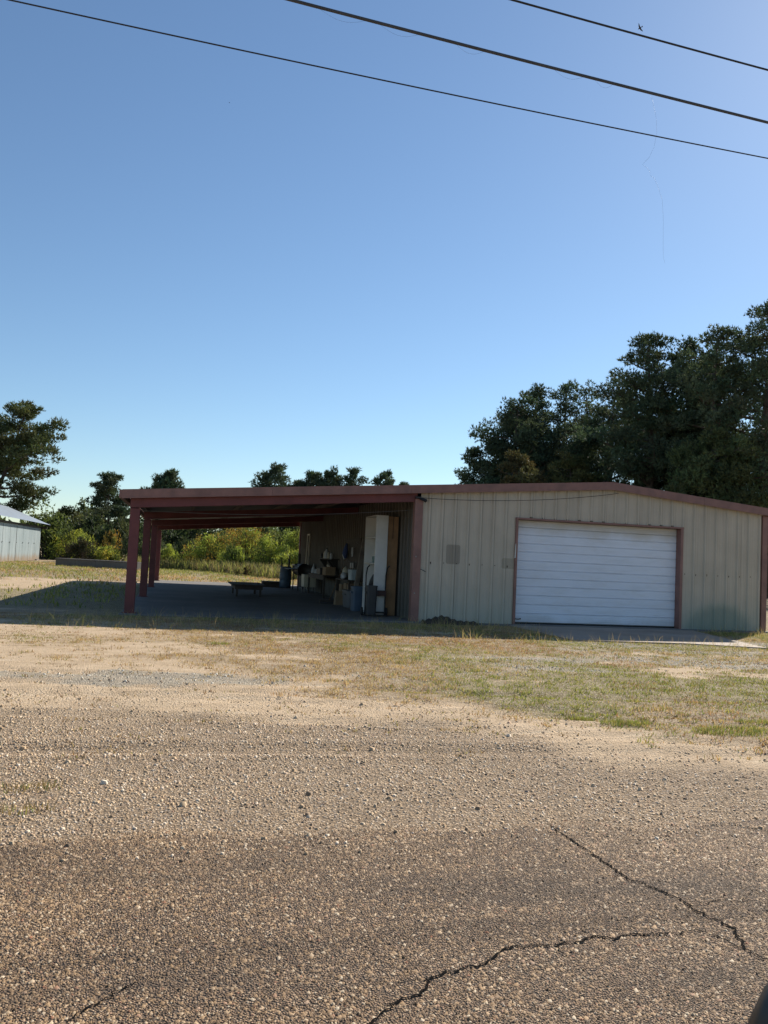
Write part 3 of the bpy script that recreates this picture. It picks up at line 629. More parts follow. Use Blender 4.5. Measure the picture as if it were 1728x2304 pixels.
for a, b in zip(edges[:-1], edges[1:]):
    lap = 0.004*((edges.index(a)) % 2)
    cuts = [a]+[c for c in (DX0, DX1) if a < c < b]+[b]
    pr_all = MB()
    for c0, c1 in zip(cuts[:-1], cuts[1:]):
        over = c0 >= DX0-1e-6 and c1 <= DX1+1e-6
        pr = rib_profile(c0-XRIB, c1-XRIB)
        vs = [(u+XRIB, Y0-h-lap, DZ if over else 0.0) for u, h in pr]+[(u+XRIB, Y0-h-lap, roof_z(u+XRIB)-0.10) for u, h in pr]
        m_ = len(pr); pr_all.add(vs, [(i, i+1, m_+i+1, m_+i) for i in range(m_-1)])
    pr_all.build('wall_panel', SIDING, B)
# carport-side wall, panel by panel
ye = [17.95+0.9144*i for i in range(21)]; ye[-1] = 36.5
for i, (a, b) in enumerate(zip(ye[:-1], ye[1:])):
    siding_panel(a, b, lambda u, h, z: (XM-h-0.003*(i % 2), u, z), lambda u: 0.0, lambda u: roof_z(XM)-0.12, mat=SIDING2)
# rear and right walls (out of view, close the shell)
mb = MB(); mb.prism([(XM, YB-0.1, 0), (14.0, YB-0.1, 0), (14.0, YB-0.1, roof_z(14.0)-0.12), (RIDGE, YB-0.1, roof_z(RIDGE)-0.12), (XM, YB-0.1, roof_z(XM)-0.12)], (0, 0.05, 0)); mb.build('rear_wall', SIDING, B)
mb = MB(); mb.box(13.96, 14.0, 17.83, YB-0.1, 0, roof_z(14)-0.13); mb.build('end_wall', SIDING, B)
# roof: slightly ribbed sheets, one per slope
for name, xa, xb in (('roof_slope', -1.22, RIDGE), ('roof_slope', RIDGE, 14.12)):
    pr = rib_profile(17.66, YB+0.1, 0.03); mb = MB(); m_ = len(pr)
    for xx in (xa, xb):
        for u, h in pr: mb.v.append((xx, u, roof_z(xx)-0.035+h))
    mb.f = [(i, i+1, m_+i+1, m_+i) for i in range(m_-1)]
    mb.build(name, ROOFM, B)
# purlins under the carport roof, rafters and columns
for xx in (-1.0, 0.25, 1.5, 2.75, 4.0):
    mb = MB(); z = roof_z(xx)-0.045; mb.prism([(xx, 17.70, z), (xx, 17.70, z-0.13), (xx+0.05, 17.70, z-0.13), (xx+0.05, 17.70, z)], (0, YB-17.75, 0)); mb.build('purlin', ROOFUNDER, B)
S = 6.2933
for k in range(4):
    y = Y0-0.02+k*S
    # column: I-section, flanges facing the yard
    mb = MB(); xc = XL
    mb.box(xc, xc+0.195, y, y+0.2, 0.0, 2.15, 0.008)
    c = mb.build('column', REDST, B)
    mb = MB(); mb.box(xc-0.04, xc+0.235, y-0.04, y+0.24, 0.0, 0.018); mb.build('base_plate', REDST, c)
    # rafter: flat web with flanges, following the roof pitch
    mb = MB(); dp = 0.19
    def seg(z0, z1, y0, y1):
        p4 = [(XL-0.005, y0, roof_z(XL)-0.18-z0), (XM-0.06, y0, roof_z(XM)-0.18-z0), (XM-0.06, y0, roof_z(XM)-0.18-z1), (XL-0.005, y0, roof_z(XL)-0.18-z1)]
        mb.prism(p4, (0, y1-y0, 0))
    seg(0.012, dp-0.012, y+0.09, y+0.102) if k else seg(0.012, dp-0.012, y+0.001, y+0.012)
    seg(0.0, 0.0115, y, y+0.2); seg(dp-0.0115, dp, y, y+0.2)
    r = mb.build('rafter', REDST, B)
    if k == 0:
        for xx in (-0.86, 2.22):
            mb = MB(); z1 = roof_z(xx)-0.18; mb.box(xx, xx+0.02, y-0.012, y, z1-dp+0.012, z1-0.013); mb.build('splice_plate', REDST, r)
# rake fascia: left pitch, right pitch, in sheet lengths
def fascia(xa, xb, top_only=False):
    mb = MB(); yf = 17.64
    for (ya, yb_, zt, zb_) in ((yf, yf+0.02, 0.0, 0.185), (yf+0.02, yf+0.16, 0.0, 0.018)):
        mb.prism([(xa, ya, roof_z(xa)-zt), (xb, ya, roof_z(xb)-zt), (xb, ya, roof_z(xb)-zb_), (xa, ya, roof_z(xa)-zb_)], (0, yb_-ya, 0))
    # rolled lower lip
    mb.prism([(xa, yf-0.006, roof_z(xa)-0.16), (xb, yf-0.006, roof_z(xb)-0.16), (xb, yf-0.006, roof_z(xb)-0.185), (xa, yf-0.006, roof_z(xa)-0.185)], (0, 0.005, 0))
    return mb.build('rake_trim', BROWN, B)
for xa, xb in ((-1.24, 1.8), (1.804, 4.86), (4.864, 7.9), (7.904, RIDGE)): fascia(xa, xb)
for xa, xb in ((RIDGE+0.001, 12.2), (12.204, 14.16)): fascia(xa, xb)
mb = MB(); mb.box(-1.30, -1.225, 17.66, YB+0.1, roof_z(-1.24)-0.17, roof_z(-1.24)-0.005); mb.build('eave_gutter', BROWN, B)
mb = MB(); mb.box(14.125, 14.2, 17.66, YB+0.1, roof_z(14.16)-0.17, roof_z(14.16)-0.005); mb.build('eave_gutter', BROWN, B)
# roof screw heads on the ridge
for xx in (8.75, 9.55, 9.62, 11.9):
    mb = MB(); mb.lathe(xx, 17.70, [(0.012, roof_z(xx)), (0.014, roof_z(xx)+0.02), (0.006, roof_z(xx)+0.03)], 6); mb.build('roof_screw', RUSTM, B)
# trims
mb = MB(); mb.box(4.985, 5.17, Y0-0.055, Y0+0.12, 0.0, roof_z(5.0)-0.30, 0.006); post = mb.build('corner_post', BROWN, B)
mb = MB(); mb.tube([(5.16, Y0-0.07, 1.158), (5.22, Y0-0.1, 1.13), (5.27, Y0-0.13, 1.10)], 0.007, 6); mb.build('latch_rod', STEELD, post)
for zz in (1.43, 0.62):
    mb = MB(); mb.lathe(0, 0, [(0.016, 0), (0.016, 0.012)], 8); mb.v = [(5.05+x, Y0-0.056-z, zz+y) for x, y, z in mb.v]; mb.build('bolt', MESHSTEEL, post)
mb = MB(); mb.box(13.93, 14.075, Y0-0.06, Y0+0.10, 0.0, roof_z(14)-0.19, 0.006); mb.build('corner_trim', BROWN, B)
mb = MB(); mb.box(XM-0.065, XM+0.10, YB-0.22, YB-0.04, 0.0, roof_z(XM)-0.2, 0.006); mb.build('corner_trim', REDST, B)
# door frame
mb = MB(); mb.box(7.405, 7.462, Y0-0.045, Y0+0.22, 0.0, 2.395); mb.build('door_jamb', BROWN, B)
mb = MB(); mb.box(11.668, 11.735, Y0-0.045, Y0+0.22, 0.0, 2.395); mb.build('door_jamb', BROWN, B)
mb = MB(); mb.box(7.40, 11.74, Y0-0.05, Y0+0.22, 2.397, 2.437); mb.build('door_header', BROWN, B)
for i in range(15):
    xx = XRIB+RIB*(7+i)
    if xx < 7.5 or xx > 11.7: continue
    mb = MB(); mb.box(xx-0.028, xx+0.028, Y0-0.04, Y0-0.005, 2.4375, 2.462); mb.build('foam_closure', RUSTM, B)
# screws along the girt line
sm = MB(); sm.lathe(0, 0, [(0.011, 0), (0.011, 0.008), (0.006, 0.012)], 6)
sv = [(x, -z, y) for x, y, z in sm.v]; sme = bpy.data.meshes.new('screw'); sme.from_pydata(sv, [], sm.f); sme.materials.append(RUSTM)
stm = MB(); stm.add([(-0.012, 0, 0.012), (0.012, 0, 0.012), (0.007, 0, -0.05), (-0.007, 0, -0.05)], [(0, 3, 2, 1)])
rustme = bpy.data.meshes.new('rust_streak'); rustme.from_pydata(stm.v, [], stm.f); rustme.materials.append(RUSTM)
for i in range(-1, 29):
    xx = XRIB+RIB*i+0.075
    if xx < 5.2 or 7.36 < xx < 11.78 or xx > 13.92: continue
    z = 1.315+random.uniform(-0.006, 0.006)
    o = bpy.data.objects.new('screw', sme); COL.objects.link(o); o.parent = B; o.location = Vector((xx, Y0-0.005, z))-Vector((6.4, 17.8, 0))
    if random.random() < 0.65:
        r = bpy.data.objects.new('rust_streak', rustme); COL.objects.link(r); r.parent = o; r.location = (0, -0.002, 0); r.scale = (random.uniform(.6, 1.1), 1, random.uniform(0.3, 1.1))
# overhead door in six sections, each pressed into two boards
mb = MB(); mb.box(7.463, 11.667, Y0+0.17, Y0+0.20, 0.012, 2.396); DOOR = mb.build('garage_door', WHITED, B)
secs = [0.035, 0.45, 0.865, 1.245, 1.66, 2.05, 2.395]
for z0, z1 in zip(secs[:-1], secs[1:]):
    mb = MB(); zm = (z0+z1)/2; yb = Y0+0.168
    def board(a, b, g):
        # pressed profile: chamfer, four shallow ribs
        pf = [(a, 0.0), (a+0.010, 0.020)]
        m_ = 4; h_ = (b-a-0.02)/m_
        for q in range(m_):
            s0 = a+0.010+h_*q
            pf += [(s0+h_*0.12, 0.020), (s0+h_*0.22, 0.017), (s0+h_*0.85, 0.017), (s0+h_*0.97, 0.020)]
        pf += [(b-0.010, 0.020), (b, 0.0)]
        vs = [(7.466, yb-d, z) for z, d in pf]+[(11.664, yb-d, z) for z, d in pf]; k_ = len(pf)
        mb.add(vs, [(i, k_+i, k_+i+1, i+1) for i in range(k_-1)])
    board(z0+0.003, zm-0.002, 0); board(zm+0.002, z1-0.003, 0)
    mb.build('door_section', WHITED, DOOR)
mb = MB(); mb.box(7.465, 11.665, Y0+0.14, Y0+0.166, 0.0, 0.034); mb.build('bottom_seal', RUBBER, DOOR)
mb = MB(); mb.tube([(7.535, Y0+0.15, 0.125), (7.535, Y0+0.118, 0.112), (7.60, Y0+0.112, 0.106), (7.665, Y0+0.118, 0.112), (7.665, Y0+0.15, 0.125)], 0.010, 6); mb.build('handle', BLACK, DOOR)
mb = MB(); mb.prism([(7.392, Y0-0.052, 1.50), (7.412, Y0-0.056, 1.51), (7.420, Y0-0.06, 1.70), (7.416, Y0-0.052, 1.845), (7.402, Y0-0.052, 1.80)], (0, 0.006, 0)); mb.build('peeling_trim', WHITEP, B)
# floodlight and conduit at the top of the corner post
mb = MB(); mb.box(4.98, 5.10, Y0-0.11, Y0-0.058, 2.715, 2.765, 0.008); fl = mb.build('floodlight', BLACK, B)
mb = MB(); mb.tube([(5.06, Y0-0.10, 2.72), (5.13, Y0-0.16, 2.695), (5.19, Y0-0.21, 2.665)], [0.02, 0.034, 0.040], 8); mb.build('lamp_head', BLACK, fl)
pts = []
for i in range(41):
    t = i/40; X = 5.05+(9.95-5.05)*t; zz = 2.745+(3.15-2.745)*t-0.125*math.sin(math.pi*t)**0.8
    pts.append((X, Y0-0.075-0.10*math.sin(math.pi*t), zz))
mb = MB(); mb.tube(pts, 0.006, 5); mb.build('wall_cable', CABLE, B)
pts = [(XL+0.15+(XM-XL-0.2)*t, Y0+0.30, 2.12+0.36*t-0.10*math.sin(math.pi*t)) for t in [i/24 for i in range(25)]]
mb = MB(); mb.tube(pts, 0.006, 5); mb.build('slack_cable', MESHSTEEL, B)

# ------------------------------------------------------------------ clutter under the carport
# white bookcase, open front towards the carport
bx0, bx1, by0, by1, bh = 4.47, 4.765, 19.27, 20.45, 2.385
T = thing('bookcase', 'tall white painted bookcase standing open under the carport', 'bookcase', ((bx0+bx1)/2, (by0+by1)/2, 0))
MB().box(bx0, bx1, by0, by0+0.022, 0, bh).build('side_panel', WHITEP, T)
MB().box(bx0, bx1, by1-0.022, by1, 0, bh).build('side_panel', WHITEP, T)
MB().box(bx1-0.012, bx1-0.002, by0+0.022, by1-0.022, 0.0, bh-0.022).build('back_panel', WHITEP, T)
MB().box(bx0, bx1, by0+0.0225, by1-0.0225, bh-0.022, bh).build('top', WHITEP, T)
for z in (0.06, 0.63, 1.22, 1.84): MB().box(bx0+0.004, bx1-0.013, by0+0.0225, by1-0.0225, z, z+0.022).build('shelf', WHITEP, T)
solo(MB().box(4.52, 4.70, 19.45, 19.78, 1.242, 1.40, 0.012), 'storage_box', TEALP, (4.6, 19.6, 1.242), 'teal plastic box on the middle shelf of the white bookcase', 'box')
solo(MB().prism([(4.54, 19.36, 1.242), (4.64, 19.36, 1.242), (4.64, 19.42, 1.40), (4.54, 19.42, 1.38)], (0.0, 0.04, 0)), 'book', CARD, (4.6, 19.38, 1.242), 'brown book leaning beside the teal box on the bookcase', 'book')
solo(MB().box(4.53, 4.70, 19.36, 19.55, 0.652, 0.93, 0.006), 'carton', CREAM, (4.6, 19.45, 0.652), 'cream carton on the lower shelf of the white bookcase', 'box')
mb = MB(); mb.tube([(4.56, 19.82, 0.655), (4.58, 19.74, 0.78), (4.6, 19.62, 0.93), (4.6, 19.6, 0.96)], [0.10, 0.11, 0.08, 0.02], 8); solo(mb, 'bag', DGREYP, (4.57, 19.7, 0.652), 'slumped dark bag on the lower shelf of the white bookcase', 'bag', smooth=True)
# plywood cabinet
T = thing('wooden_cabinet', 'tall orange-brown plywood cabinet between white bookcase and siding', 'cabinet', (4.95, 19.7, 0))
body = MB().box(4.785, 5.03, 19.352, 20.0, 0, 2.37); body = body.build('carcass', WOODO, T)
MB().box(4.783, 4.898, 19.335, 19.3515, 0.02, 2.368).build('board', WOODO, T); MB().box(4.910, 5.032, 19.335, 19.3515, 0.02, 2.368).build('board', WOODO, T)
MB().box(4.896, 4.912, 19.338, 19.3512, 0.02, 1.82).build('batten', WOODO, T)
mb = MB(); mb.tube([(4.905, 19.32, 2.37), (4.902, 19.318, 1.84)], 0.006, 5); mb.build('slot_bar', STEELD, T)
# hand truck
T = thing('hand_truck', 'black steel hand truck parked against the white bookcase', 'hand truck', (4.5, 19.1, 0))
MB().box(4.22, 4.76, 18.88, 19.16, 0.02, 0.032).build('toe_plate', STEELD, T)
for xx in (4.26, 4.74): MB().tube([(xx, 19.16, 0.03), (xx, 19.165, 0.6), (xx, 19.18, 0.95), (xx+0.01, 19.12, 1.12), (xx+0.035, 19.02, 1.18)], 0.016, 7).build('upright', STEELD, T)
MB().box(4.245, 4.755, 19.135, 19.152, 0.47, 0.60).build('crossbar', plain('maroon_paint', (0.05, 0.018, 0.018), 0.5), T)
MB().box(4.25, 4.75, 19.140, 19.158, 0.06, 0.10).build('crossbar', STEELD, T)
for xx in (4.19, 4.78):
    mb = MB(); mb.lathe(0, 0, [(0.05, 0), (0.09, 0.008), (0.10, 0.02), (0.10, 0.035), (0.09, 0.05), (0.05, 0.055)], 16); mb.v = [(xx-0.025+z, 19.185+x*0.72, 0.10+y) for x, y, z in mb.v]; mb.build('wheel', RUBBER, T, True)
# tubs near the bookcase
def tub(x, y, w, d, h, mat, label, lid=False, z=0.0, cat='tub', name='storage_tub'):
    T = thing(name, label, cat, (x, y, z))
    mb = MB(); n = 20; t = 0.006; prof = [(0.86, 0.0), (0.9, 0.01), (0.99, h-0.03), (1.05, h-0.03), (1.05, h), (0.97, h), (0.95, h-0.03), (0.85, 0.02)]
    for r, zz in prof:
        for k in range(n):
            a = 2*math.pi*k/n; c, s = math.cos(a), math.sin(a); e = 0.35
            mb.v.append((x+math.copysign(abs(c)**e, c)*w/2*r, y+math.copysign(abs(s)**e, s)*d/2*r, z+zz))
    L = len(prof); mb.f = [(i*n+k, i*n+(k+1) % n, (i+1)*n+(k+1) % n, (i+1)*n+k) for i in range(L-1) for k in range(n)]+[tuple(range(n-1, -1, -1)), tuple(range((L-1)*n, L*n))]
    mb.build('body', mat, T, False)
    for s in (-1, 1): MB().box(x+s*w*0.53-0.012, x+s*w*0.53+0.012, y-d*0.2, y+d*0.2, z+h*0.72, z+h*0.80).build('handle', mat, T)
    if lid: MB().box(x-w*0.54, x+w*0.54, y-d*0.54, y+d*0.54, z+h+0.001, z+h+0.03, 0.01).build('lid', mat, T)
tub(4.365, 19.0, 0.25, 0.22, 0.68, DGREYP, 'charcoal tall tub riding on the hand truck toe plate', z=0.033)
tub(4.40, 20.75, 0.30, 0.42, 0.62, BLUEP, 'dull blue-grey tub on the floor behind the hand truck')
tub(4.58, 22.2, 0.46, 0.90, 0.46, GREYP, 'grey tote on the floor left of the dull blue-grey tub')
# leaning timber post
mb = MB(); mb.prism([(4.36, 21.32, 0), (4.47, 21.32, 0), (4.47, 21.43, 0), (4.36, 21.43, 0)], (0.25, 0.03, 1.84)); solo(mb, 'timber_post', WOODG, (4.42, 21.38, 0), 'weathered square timber leaning upright behind the tubs', 'timber')
# paper sack, cartons, shelf stand, white-blue bucket
mb = MB(); mb.add([(4.28, 23.1, 0), (4.5, 23.1, 0), (4.5, 23.4, 0), (4.28, 23.4, 0), (4.30, 23.12, .36), (4.48, 23.14, .40), (4.47, 23.36, .36), (4.31, 23.36, .41)], [(3, 2, 1, 0), (0, 1, 5, 4), (1, 2, 6, 5), (2, 3, 7, 6), (3, 0, 4, 7)])
solo(mb, 'paper_sack', CARD, (4.4, 23.25, 0), 'open brown paper sack beside the grey tote', 'sack')
T = thing('wooden_bench', 'low plank bench against the siding carrying the pale bucket', 'bench', (4.8, 23.6, 0))
MB().box(4.55, 5.04, 22.75, 24.7, 0.68, 0.715).build('bench_top', WOODD, T); MB().box(4.60, 5.02, 22.78, 24.67, 0.30, 0.325).build('lower_shelf', WOODD, T)
for xx in (4.57, 4.98):
    for yy in (22.78, 24.62): MB().box(xx, xx+0.05, yy, yy+0.05, 0, 0.679).build('leg', WOODD, T)
tub(4.76, 23.0, 0.30, 0.42, 0.29, PALEBLUE, 'pale blue square bucket on the plank bench', z=0.716, cat='bucket', name='bucket')
for (x0, y0, hh, lb) in ((4.64, 22.9, 0.24, 'brown carton low on the plank bench nearest the bucket'), (4.66, 23.55, 0.27, 'middle brown carton under the plank bench top'), (4.63, 24.1, 0.22, 'far brown carton under the plank bench top')):
    T = thing('carton', lb, 'box', (x0+0.17, y0+0.2, 0.326)); MB().box(x0, x0+0.34, y0, y0+0.42, 0.326, 0.326+hh).build('body', CARD, T); MB().box(x0-0.002, x0+0.342, y0+0.18, y0+0.24, 0.326+hh, 0.328+hh).build('tape', CREAM, T)
mb = MB(); mb.tube([(4.6, 23.62, 0.76), (4.62, 23.75, 0.82), (4.66, 23.95, 0.79), (4.62, 24.15, 0.75)], [0.03, 0.10, 0.11, 0.03], 7); solo(mb, 'rag', WHITEC, (4.62, 23.9, 0.716), 'crumpled pale rag on the plank bench', 'cloth', smooth=True)
mb = MB(); mb.lathe(4.78, 24.35, [(0.09, 0.716), (0.10, 0.74), (0.10, 0.98), (0.06, 1.04), (0.03, 1.05), (0.03, 1.08)], 10); solo(mb, 'jug', CREAM, (4.78, 24.35, 0.716), 'cream jug at the far end of the plank bench', 'jug', smooth=True)
# broom
T = thing('push_broom', 'push broom leaning on its handle against the siding', 'broom', (4.2, 23.6, 0))
MB().tube([(4.19, 23.62, 0.08), (5.03, 26.1, 1.02)], 0.013, 6).build('handle', WOODO, T)
h_ = MB().box(3.90, 4.50, 23.55, 23.63, 0.055, 0.10, 0.008).build('head', WOODD, T)
MB().box(3.91, 4.49, 23.555, 23.625, 0.0, 0.0545).build('bristles', DGREYP, h_)
mb = MB(); mb.tube([(4.45, 24.25, 0.02), (4.62, 24.05, 0.06), (4.74, 23.9, 0.035)], 0.018, 6); solo(mb, 'hose_end', WHITEC, (4.6, 24.05, 0.0), 'short white hose end lying behind the broom head', 'hose')
# wall pegboard with gloves, bag and hooks
T = thing('pegboard', 'dark pegboard fixed to the siding above the plank bench', 'pegboard', (5.03, 24.6, 1.2))
MB().box(5.035, 5.058, 23.6, 25.9, 1.05, 1.92).build('board', WOODD, T)
for yy, zz in ((23.95, 1.78), (24.35, 1.66), (25.35, 1.78), (24.3, 1.22), (24.0, 1.22), (25.0, 1.22)): MB().tube([(5.034, yy, zz), (4.985, yy, zz), (4.975, yy, zz+0.03)], 0.006, 5).build('hook', MESHSTEEL, T)
mb = MB(); mb.tube([(4.975, 25.35, 1.79), (4.95, 25.35, 1.66), (4.93, 25.36, 1.48), (4.95, 25.35, 1.32)], [0.02, 0.06, 0.09, 0.05], 8); solo(mb, 'hanging_bag', BLUEC, (4.95, 25.35, 1.31), 'blue cloth bag hanging on the pegboard', 'bag', smooth=True)
mb = MB(); mb.tube([(4.975, 25.52, 1.52), (4.93, 25.56, 1.42), (4.95, 25.46, 1.30)], [0.02, 0.05, 0.04], 7); solo(mb, 'rag', WHITEC, (4.95, 25.5, 1.29), 'white rag hanging beside the blue bag', 'cloth', smooth=True)
T = thing('work_glove', 'pale work glove hanging from a pegboard hook', 'glove', (4.96, 24.35, 1.36))
MB().box(4.94, 4.968, 24.28, 24.42, 1.48, 1.66, 0.01).build('cuff', WHITEC, T)
for i, (yy, l) in enumerate(((24.285, .09), (24.315, .115), (24.35, .12), (24.385, .10), (24.43, .03))): MB().tube([(4.955, yy, 1.49), (4.952, yy+0.004, 1.49-l)], 0.013, 6).build('finger', WHITEC, T)
# cans on hooks
for i, yy in enumerate((24.0, 24.3)):
    mb = MB(); mb.lathe(4.93, yy, [(0.04, 1.04), (0.042, 1.05), (0.042, 1.19), (0.036, 1.20)], 10); solo(mb, 'tin_can', MESHSTEEL, (4.93, yy, 1.04), 'small tin can hooked low on the pegboard, ' + ('nearer one' if i == 0 else 'farther one'), 'can')
# bracket shelf with bottles
T = thing('bracket_shelf', 'dark bracket shelf on the siding carrying white bottles', 'shelf', (4.95, 28.3, 1.0))
MB().box(4.78, 5.058, 26.9, 29.7, 1.255, 1.28).build('board', WOODD, T)
for yy in (27.2, 27.8, 29.3): MB().prism([(5.058, yy, 1.254), (4.80, yy, 1.254), (4.80, yy, 1.23), (5.04, yy, 0.90), (5.058, yy, 0.90)], (0, 0.04, 0)).build('bracket', STEELD, T)
for i, (yy, hh, rr, mm, lb) in enumerate(((27.5, .22, .05, WHITEC, 'white bottle on the bracket shelf nearest the road'), (28.0, .24, .055, CREAM, 'cream bottle second on the bracket shelf'), (28.45, .36, .075, WHITEC, 'tallest white bottle on the bracket shelf'), (28.8, .27, .06, CREAM, 'cream bottle behind the tallest white one'), (29.4, .2, .05, DGREYP, 'dark bottle at the far end of the bracket shelf'))):
    T = thing('bottle', lb, 'bottle', (4.88, yy, 1.281)); MB().lathe(4.88, yy, [(rr*.95, 1.281), (rr, 1.29), (rr, 1.281+hh*.62), (rr*.4, 1.281+hh*.85), (rr*.38, 1.281+hh*.9)], 12).build('body', mm, T, True)
    MB().lathe(4.88, yy, [(rr*.45, 1.282+hh*.9), (rr*.45, 1.281+hh)], 10).build('cap', DGREYP, T)
# work table with boxes
T = thing('work_table', 'cluttered dark work table along the siding behind the broom', 'table', (4.78, 28.2, 0))
MB().box(4.5, 5.04, 26.6, 30.0, 0.70, 0.74).build('table_top', WOODD, T); MB().box(4.52, 4.55, 26.65, 29.95, 0.58, 0.699).build('apron', WOODD, T)
for xx in (4.51, 4.98):
    for yy in (26.62, 29.9): MB().box(xx, xx+0.06, yy, yy+0.06, 0, 0.699).build('leg', WOODD, T)
for (x0, x1, y0_, y1_, hh, mm, nm, lb, ct) in ((4.58, 4.9, 26.7, 27.35, .26, CARD, 'carton', 'open brown carton on the near end of the work table', 'box'), (4.6, 4.85, 28.9, 29.15, .14, WHITEC, 'plastic_box', 'small white plastic box on the work table', 'box'), (4.56, 4.9, 27.7, 28.4, .2, DGREYP, 'tool_case', 'dark tool case lying on the work table', 'case')):
    T = thing(nm, lb, ct, ((x0+x1)/2, (y0_+y1_)/2, 0.741)); MB().box(x0, x1, y0_, y1_, 0.741, 0.741+hh, 0.006).build('body', mm, T); MB().box(x0-0.01, x1+0.01, y0_-0.01, y0_+0.06, 0.741+hh*0.9, 0.741+hh+0.012).build('flap', mm, T)
mb = MB(); mb.tube([(4.72, 26.85, 1.03), (4.70, 27.1, 1.06), (4.74, 27.35, 1.02)], [0.02, 0.03, 0.02], 6); solo(mb, 'plank_offcut', CREAM, (4.72, 27.1, 1.012), 'pale offcut lying on the brown carton', 'offcut')
mb = MB(); mb.lathe(4.62, 29.5, [(0.08, .741), (0.09, .77), (0.07, .9), (0.02, 1.0), (0.015, 1.08)], 10); solo(mb, 'funnel_can', WHITEC, (4.62, 29.5, .741), 'pale funnel-topped can at the far end of the work table', 'can', smooth=True)
# enamel cabinet under/left of the table
T = thing('enamel_cabinet', 'cream enamel cabinet on thin legs beside the black grill', 'cabinet', (4.62, 30.7, 0))
MB().box(4.42, 4.86, 30.35, 31.05, 0.2, 0.66, 0.01).build('body', CREAM, T); MB().box(4.46, 4.82, 30.335, 30.349, 0.24, 0.62).build('door', CREAM, T)
for xx in (4.43, 4.83):
    for yy in (30.37, 31.01): MB().box(xx, xx+0.03, yy, yy+0.03, 0, 0.2).build('leg', MESHSTEEL, T)
# grill / smoker on stand
T = thing('barrel_grill', 'black barrel grill on a stand at the far end of the siding', 'grill', (4.6, 32.4, 0))
mb = MB(); n = 18
for yy in (31.5, 33.2):
    for k in range(n): a = 2*math.pi*k/n; mb.v.append((4.58+0.26*math.cos(a), yy, 0.80+0.24*math.sin(a)))
mb.f = [(k, (k+1) % n, n+(k+1) % n, n+k) for k in range(n)]+[tuple(range(n)), tuple(range(2*n-1, n-1, -1))]; mb.build('barrel', STEELD, T, True)
MB().box(4.0, 4.32, 31.6, 33.1, 0.80, 0.83).build('side_shelf', STEELD, T)
for xx in (4.38, 4.78):
    for yy in (31.6, 33.08): MB().box(xx-0.02, xx+0.02, yy-0.02, yy+0.02, 0, 0.72).build('leg', STEELD, T)
MB().tube([(4.58, 33.0, 1.02), (4.58, 33.0, 1.42)], 0.05, 8).build('chimney', STEELD, T); MB().tube([(4.33, 31.8, 0.95), (4.27, 31.8, 0.97), (4.27, 32.9, 0.97), (4.33, 32.9, 0.95)], 0.012, 6).build('handle', MESHSTEEL, T)
# steel chair frame on top wall, white door frame leaning
T = thing('leaning_frame', 'pale narrow frame leaning on the siding behind the grill', 'frame', (5.0, 33.8, 0))
for yy in (33.35, 33.95): MB().prism([(4.96, yy, 0), (4.99, yy, 0), (4.99, yy+0.07, 0), (4.96, yy+0.07, 0)], (0.035, 0, 2.25)).build('stile', CREAM, T)
for zz in (0.9, 2.18): MB().box(4.975+zz*0.0155, 4.995+zz*0.0155, 33.42, 33.95, zz, zz+0.07).build('rail', CREAM, T)
# blue barrel with upright tools
T = thing('plastic_barrel', 'dark blue plastic barrel at the far corner of the carport', 'barrel', (4.22, 34.3, 0))
MB().lathe(4.22, 34.3, [(0.21, 0), (0.235, 0.03), (0.245, 0.28), (0.235, 0.30), (0.245, 0.32), (0.25, 0.55), (0.24, 0.57), (0.245, 0.6), (0.23, 0.83), (0.24, 0.85), (0.24, 0.87), (0.22, 0.87), (0.21, 0.60)], 20).build('body', BLUEP, T, True)
for i, (dx, dy, tx, ty, hh, lb) in enumerate(((-0.12, 0.0, -0.05, 0, 1.22, 'shorter black stake standing in the blue barrel'), (0.10, 0.05, 0.05, 0.1, 1.52, 'taller black pointed stake standing in the blue barrel'))):
    mb = MB(); mb.tube([(4.22+dx, 34.3+dy, 0.61), (4.22+dx+tx, 34.3+dy+ty, hh*0.72), (4.22+dx+tx*1.4, 34.3+dy+ty*1.4, hh)], [0.035, 0.045, 0.004], 6); solo(mb, 'stake', STEELD, (4.22+dx, 34.3+dy, 0.61), lb, 'stake')
# low table in the middle of the carport
T = thing('low_table', 'low dark wooden table standing alone on the carport floor', 'table', (2.1, 26.9, 0))
mb = MB(); mb.box(1.55, 2.60, 25.75, 28.1, 0.34, 0.375, 0.006); mb.build('table_top', WOODD, T)
for (a, b, c, d) in ((1.66, 2.50, 25.86, 25.89), (1.66, 2.50, 27.95, 27.98), (1.66, 1.69, 25.895, 27.945), (2.47, 2.50, 25.895, 27.945)): MB().box(a, b, c, d, 0.22, 0.339).build('apron', WOODD, T)
for xx in (1.69, 2.41):
    for yy in (25.9, 27.88): MB().box(xx, xx+0.06, yy, yy+0.06, 0, 0.338).build('leg', WOODD, T)
T = thing('low_crate', 'low dark crate on the floor behind the low table', 'crate', (3.65, 34.6, 0))
for z in (0.0, 0.075, 0.15):
    MB().box(3.30, 4.0 , 34.3, 34.32, z, z+0.065).build('slat', WOODD, T); MB().box(3.30, 4.0, 34.9, 34.92, z, z+0.065).build('slat', WOODD, T)
for xx in (3.30, 3.98): MB().box(xx, xx+0.02, 34.321, 34.899, 0, 0.215).build('end_board', WOODD, T)
MB().box(3.29, 4.01, 34.29, 34.93, 0.216, 0.235).build('lid', WOODD, T)

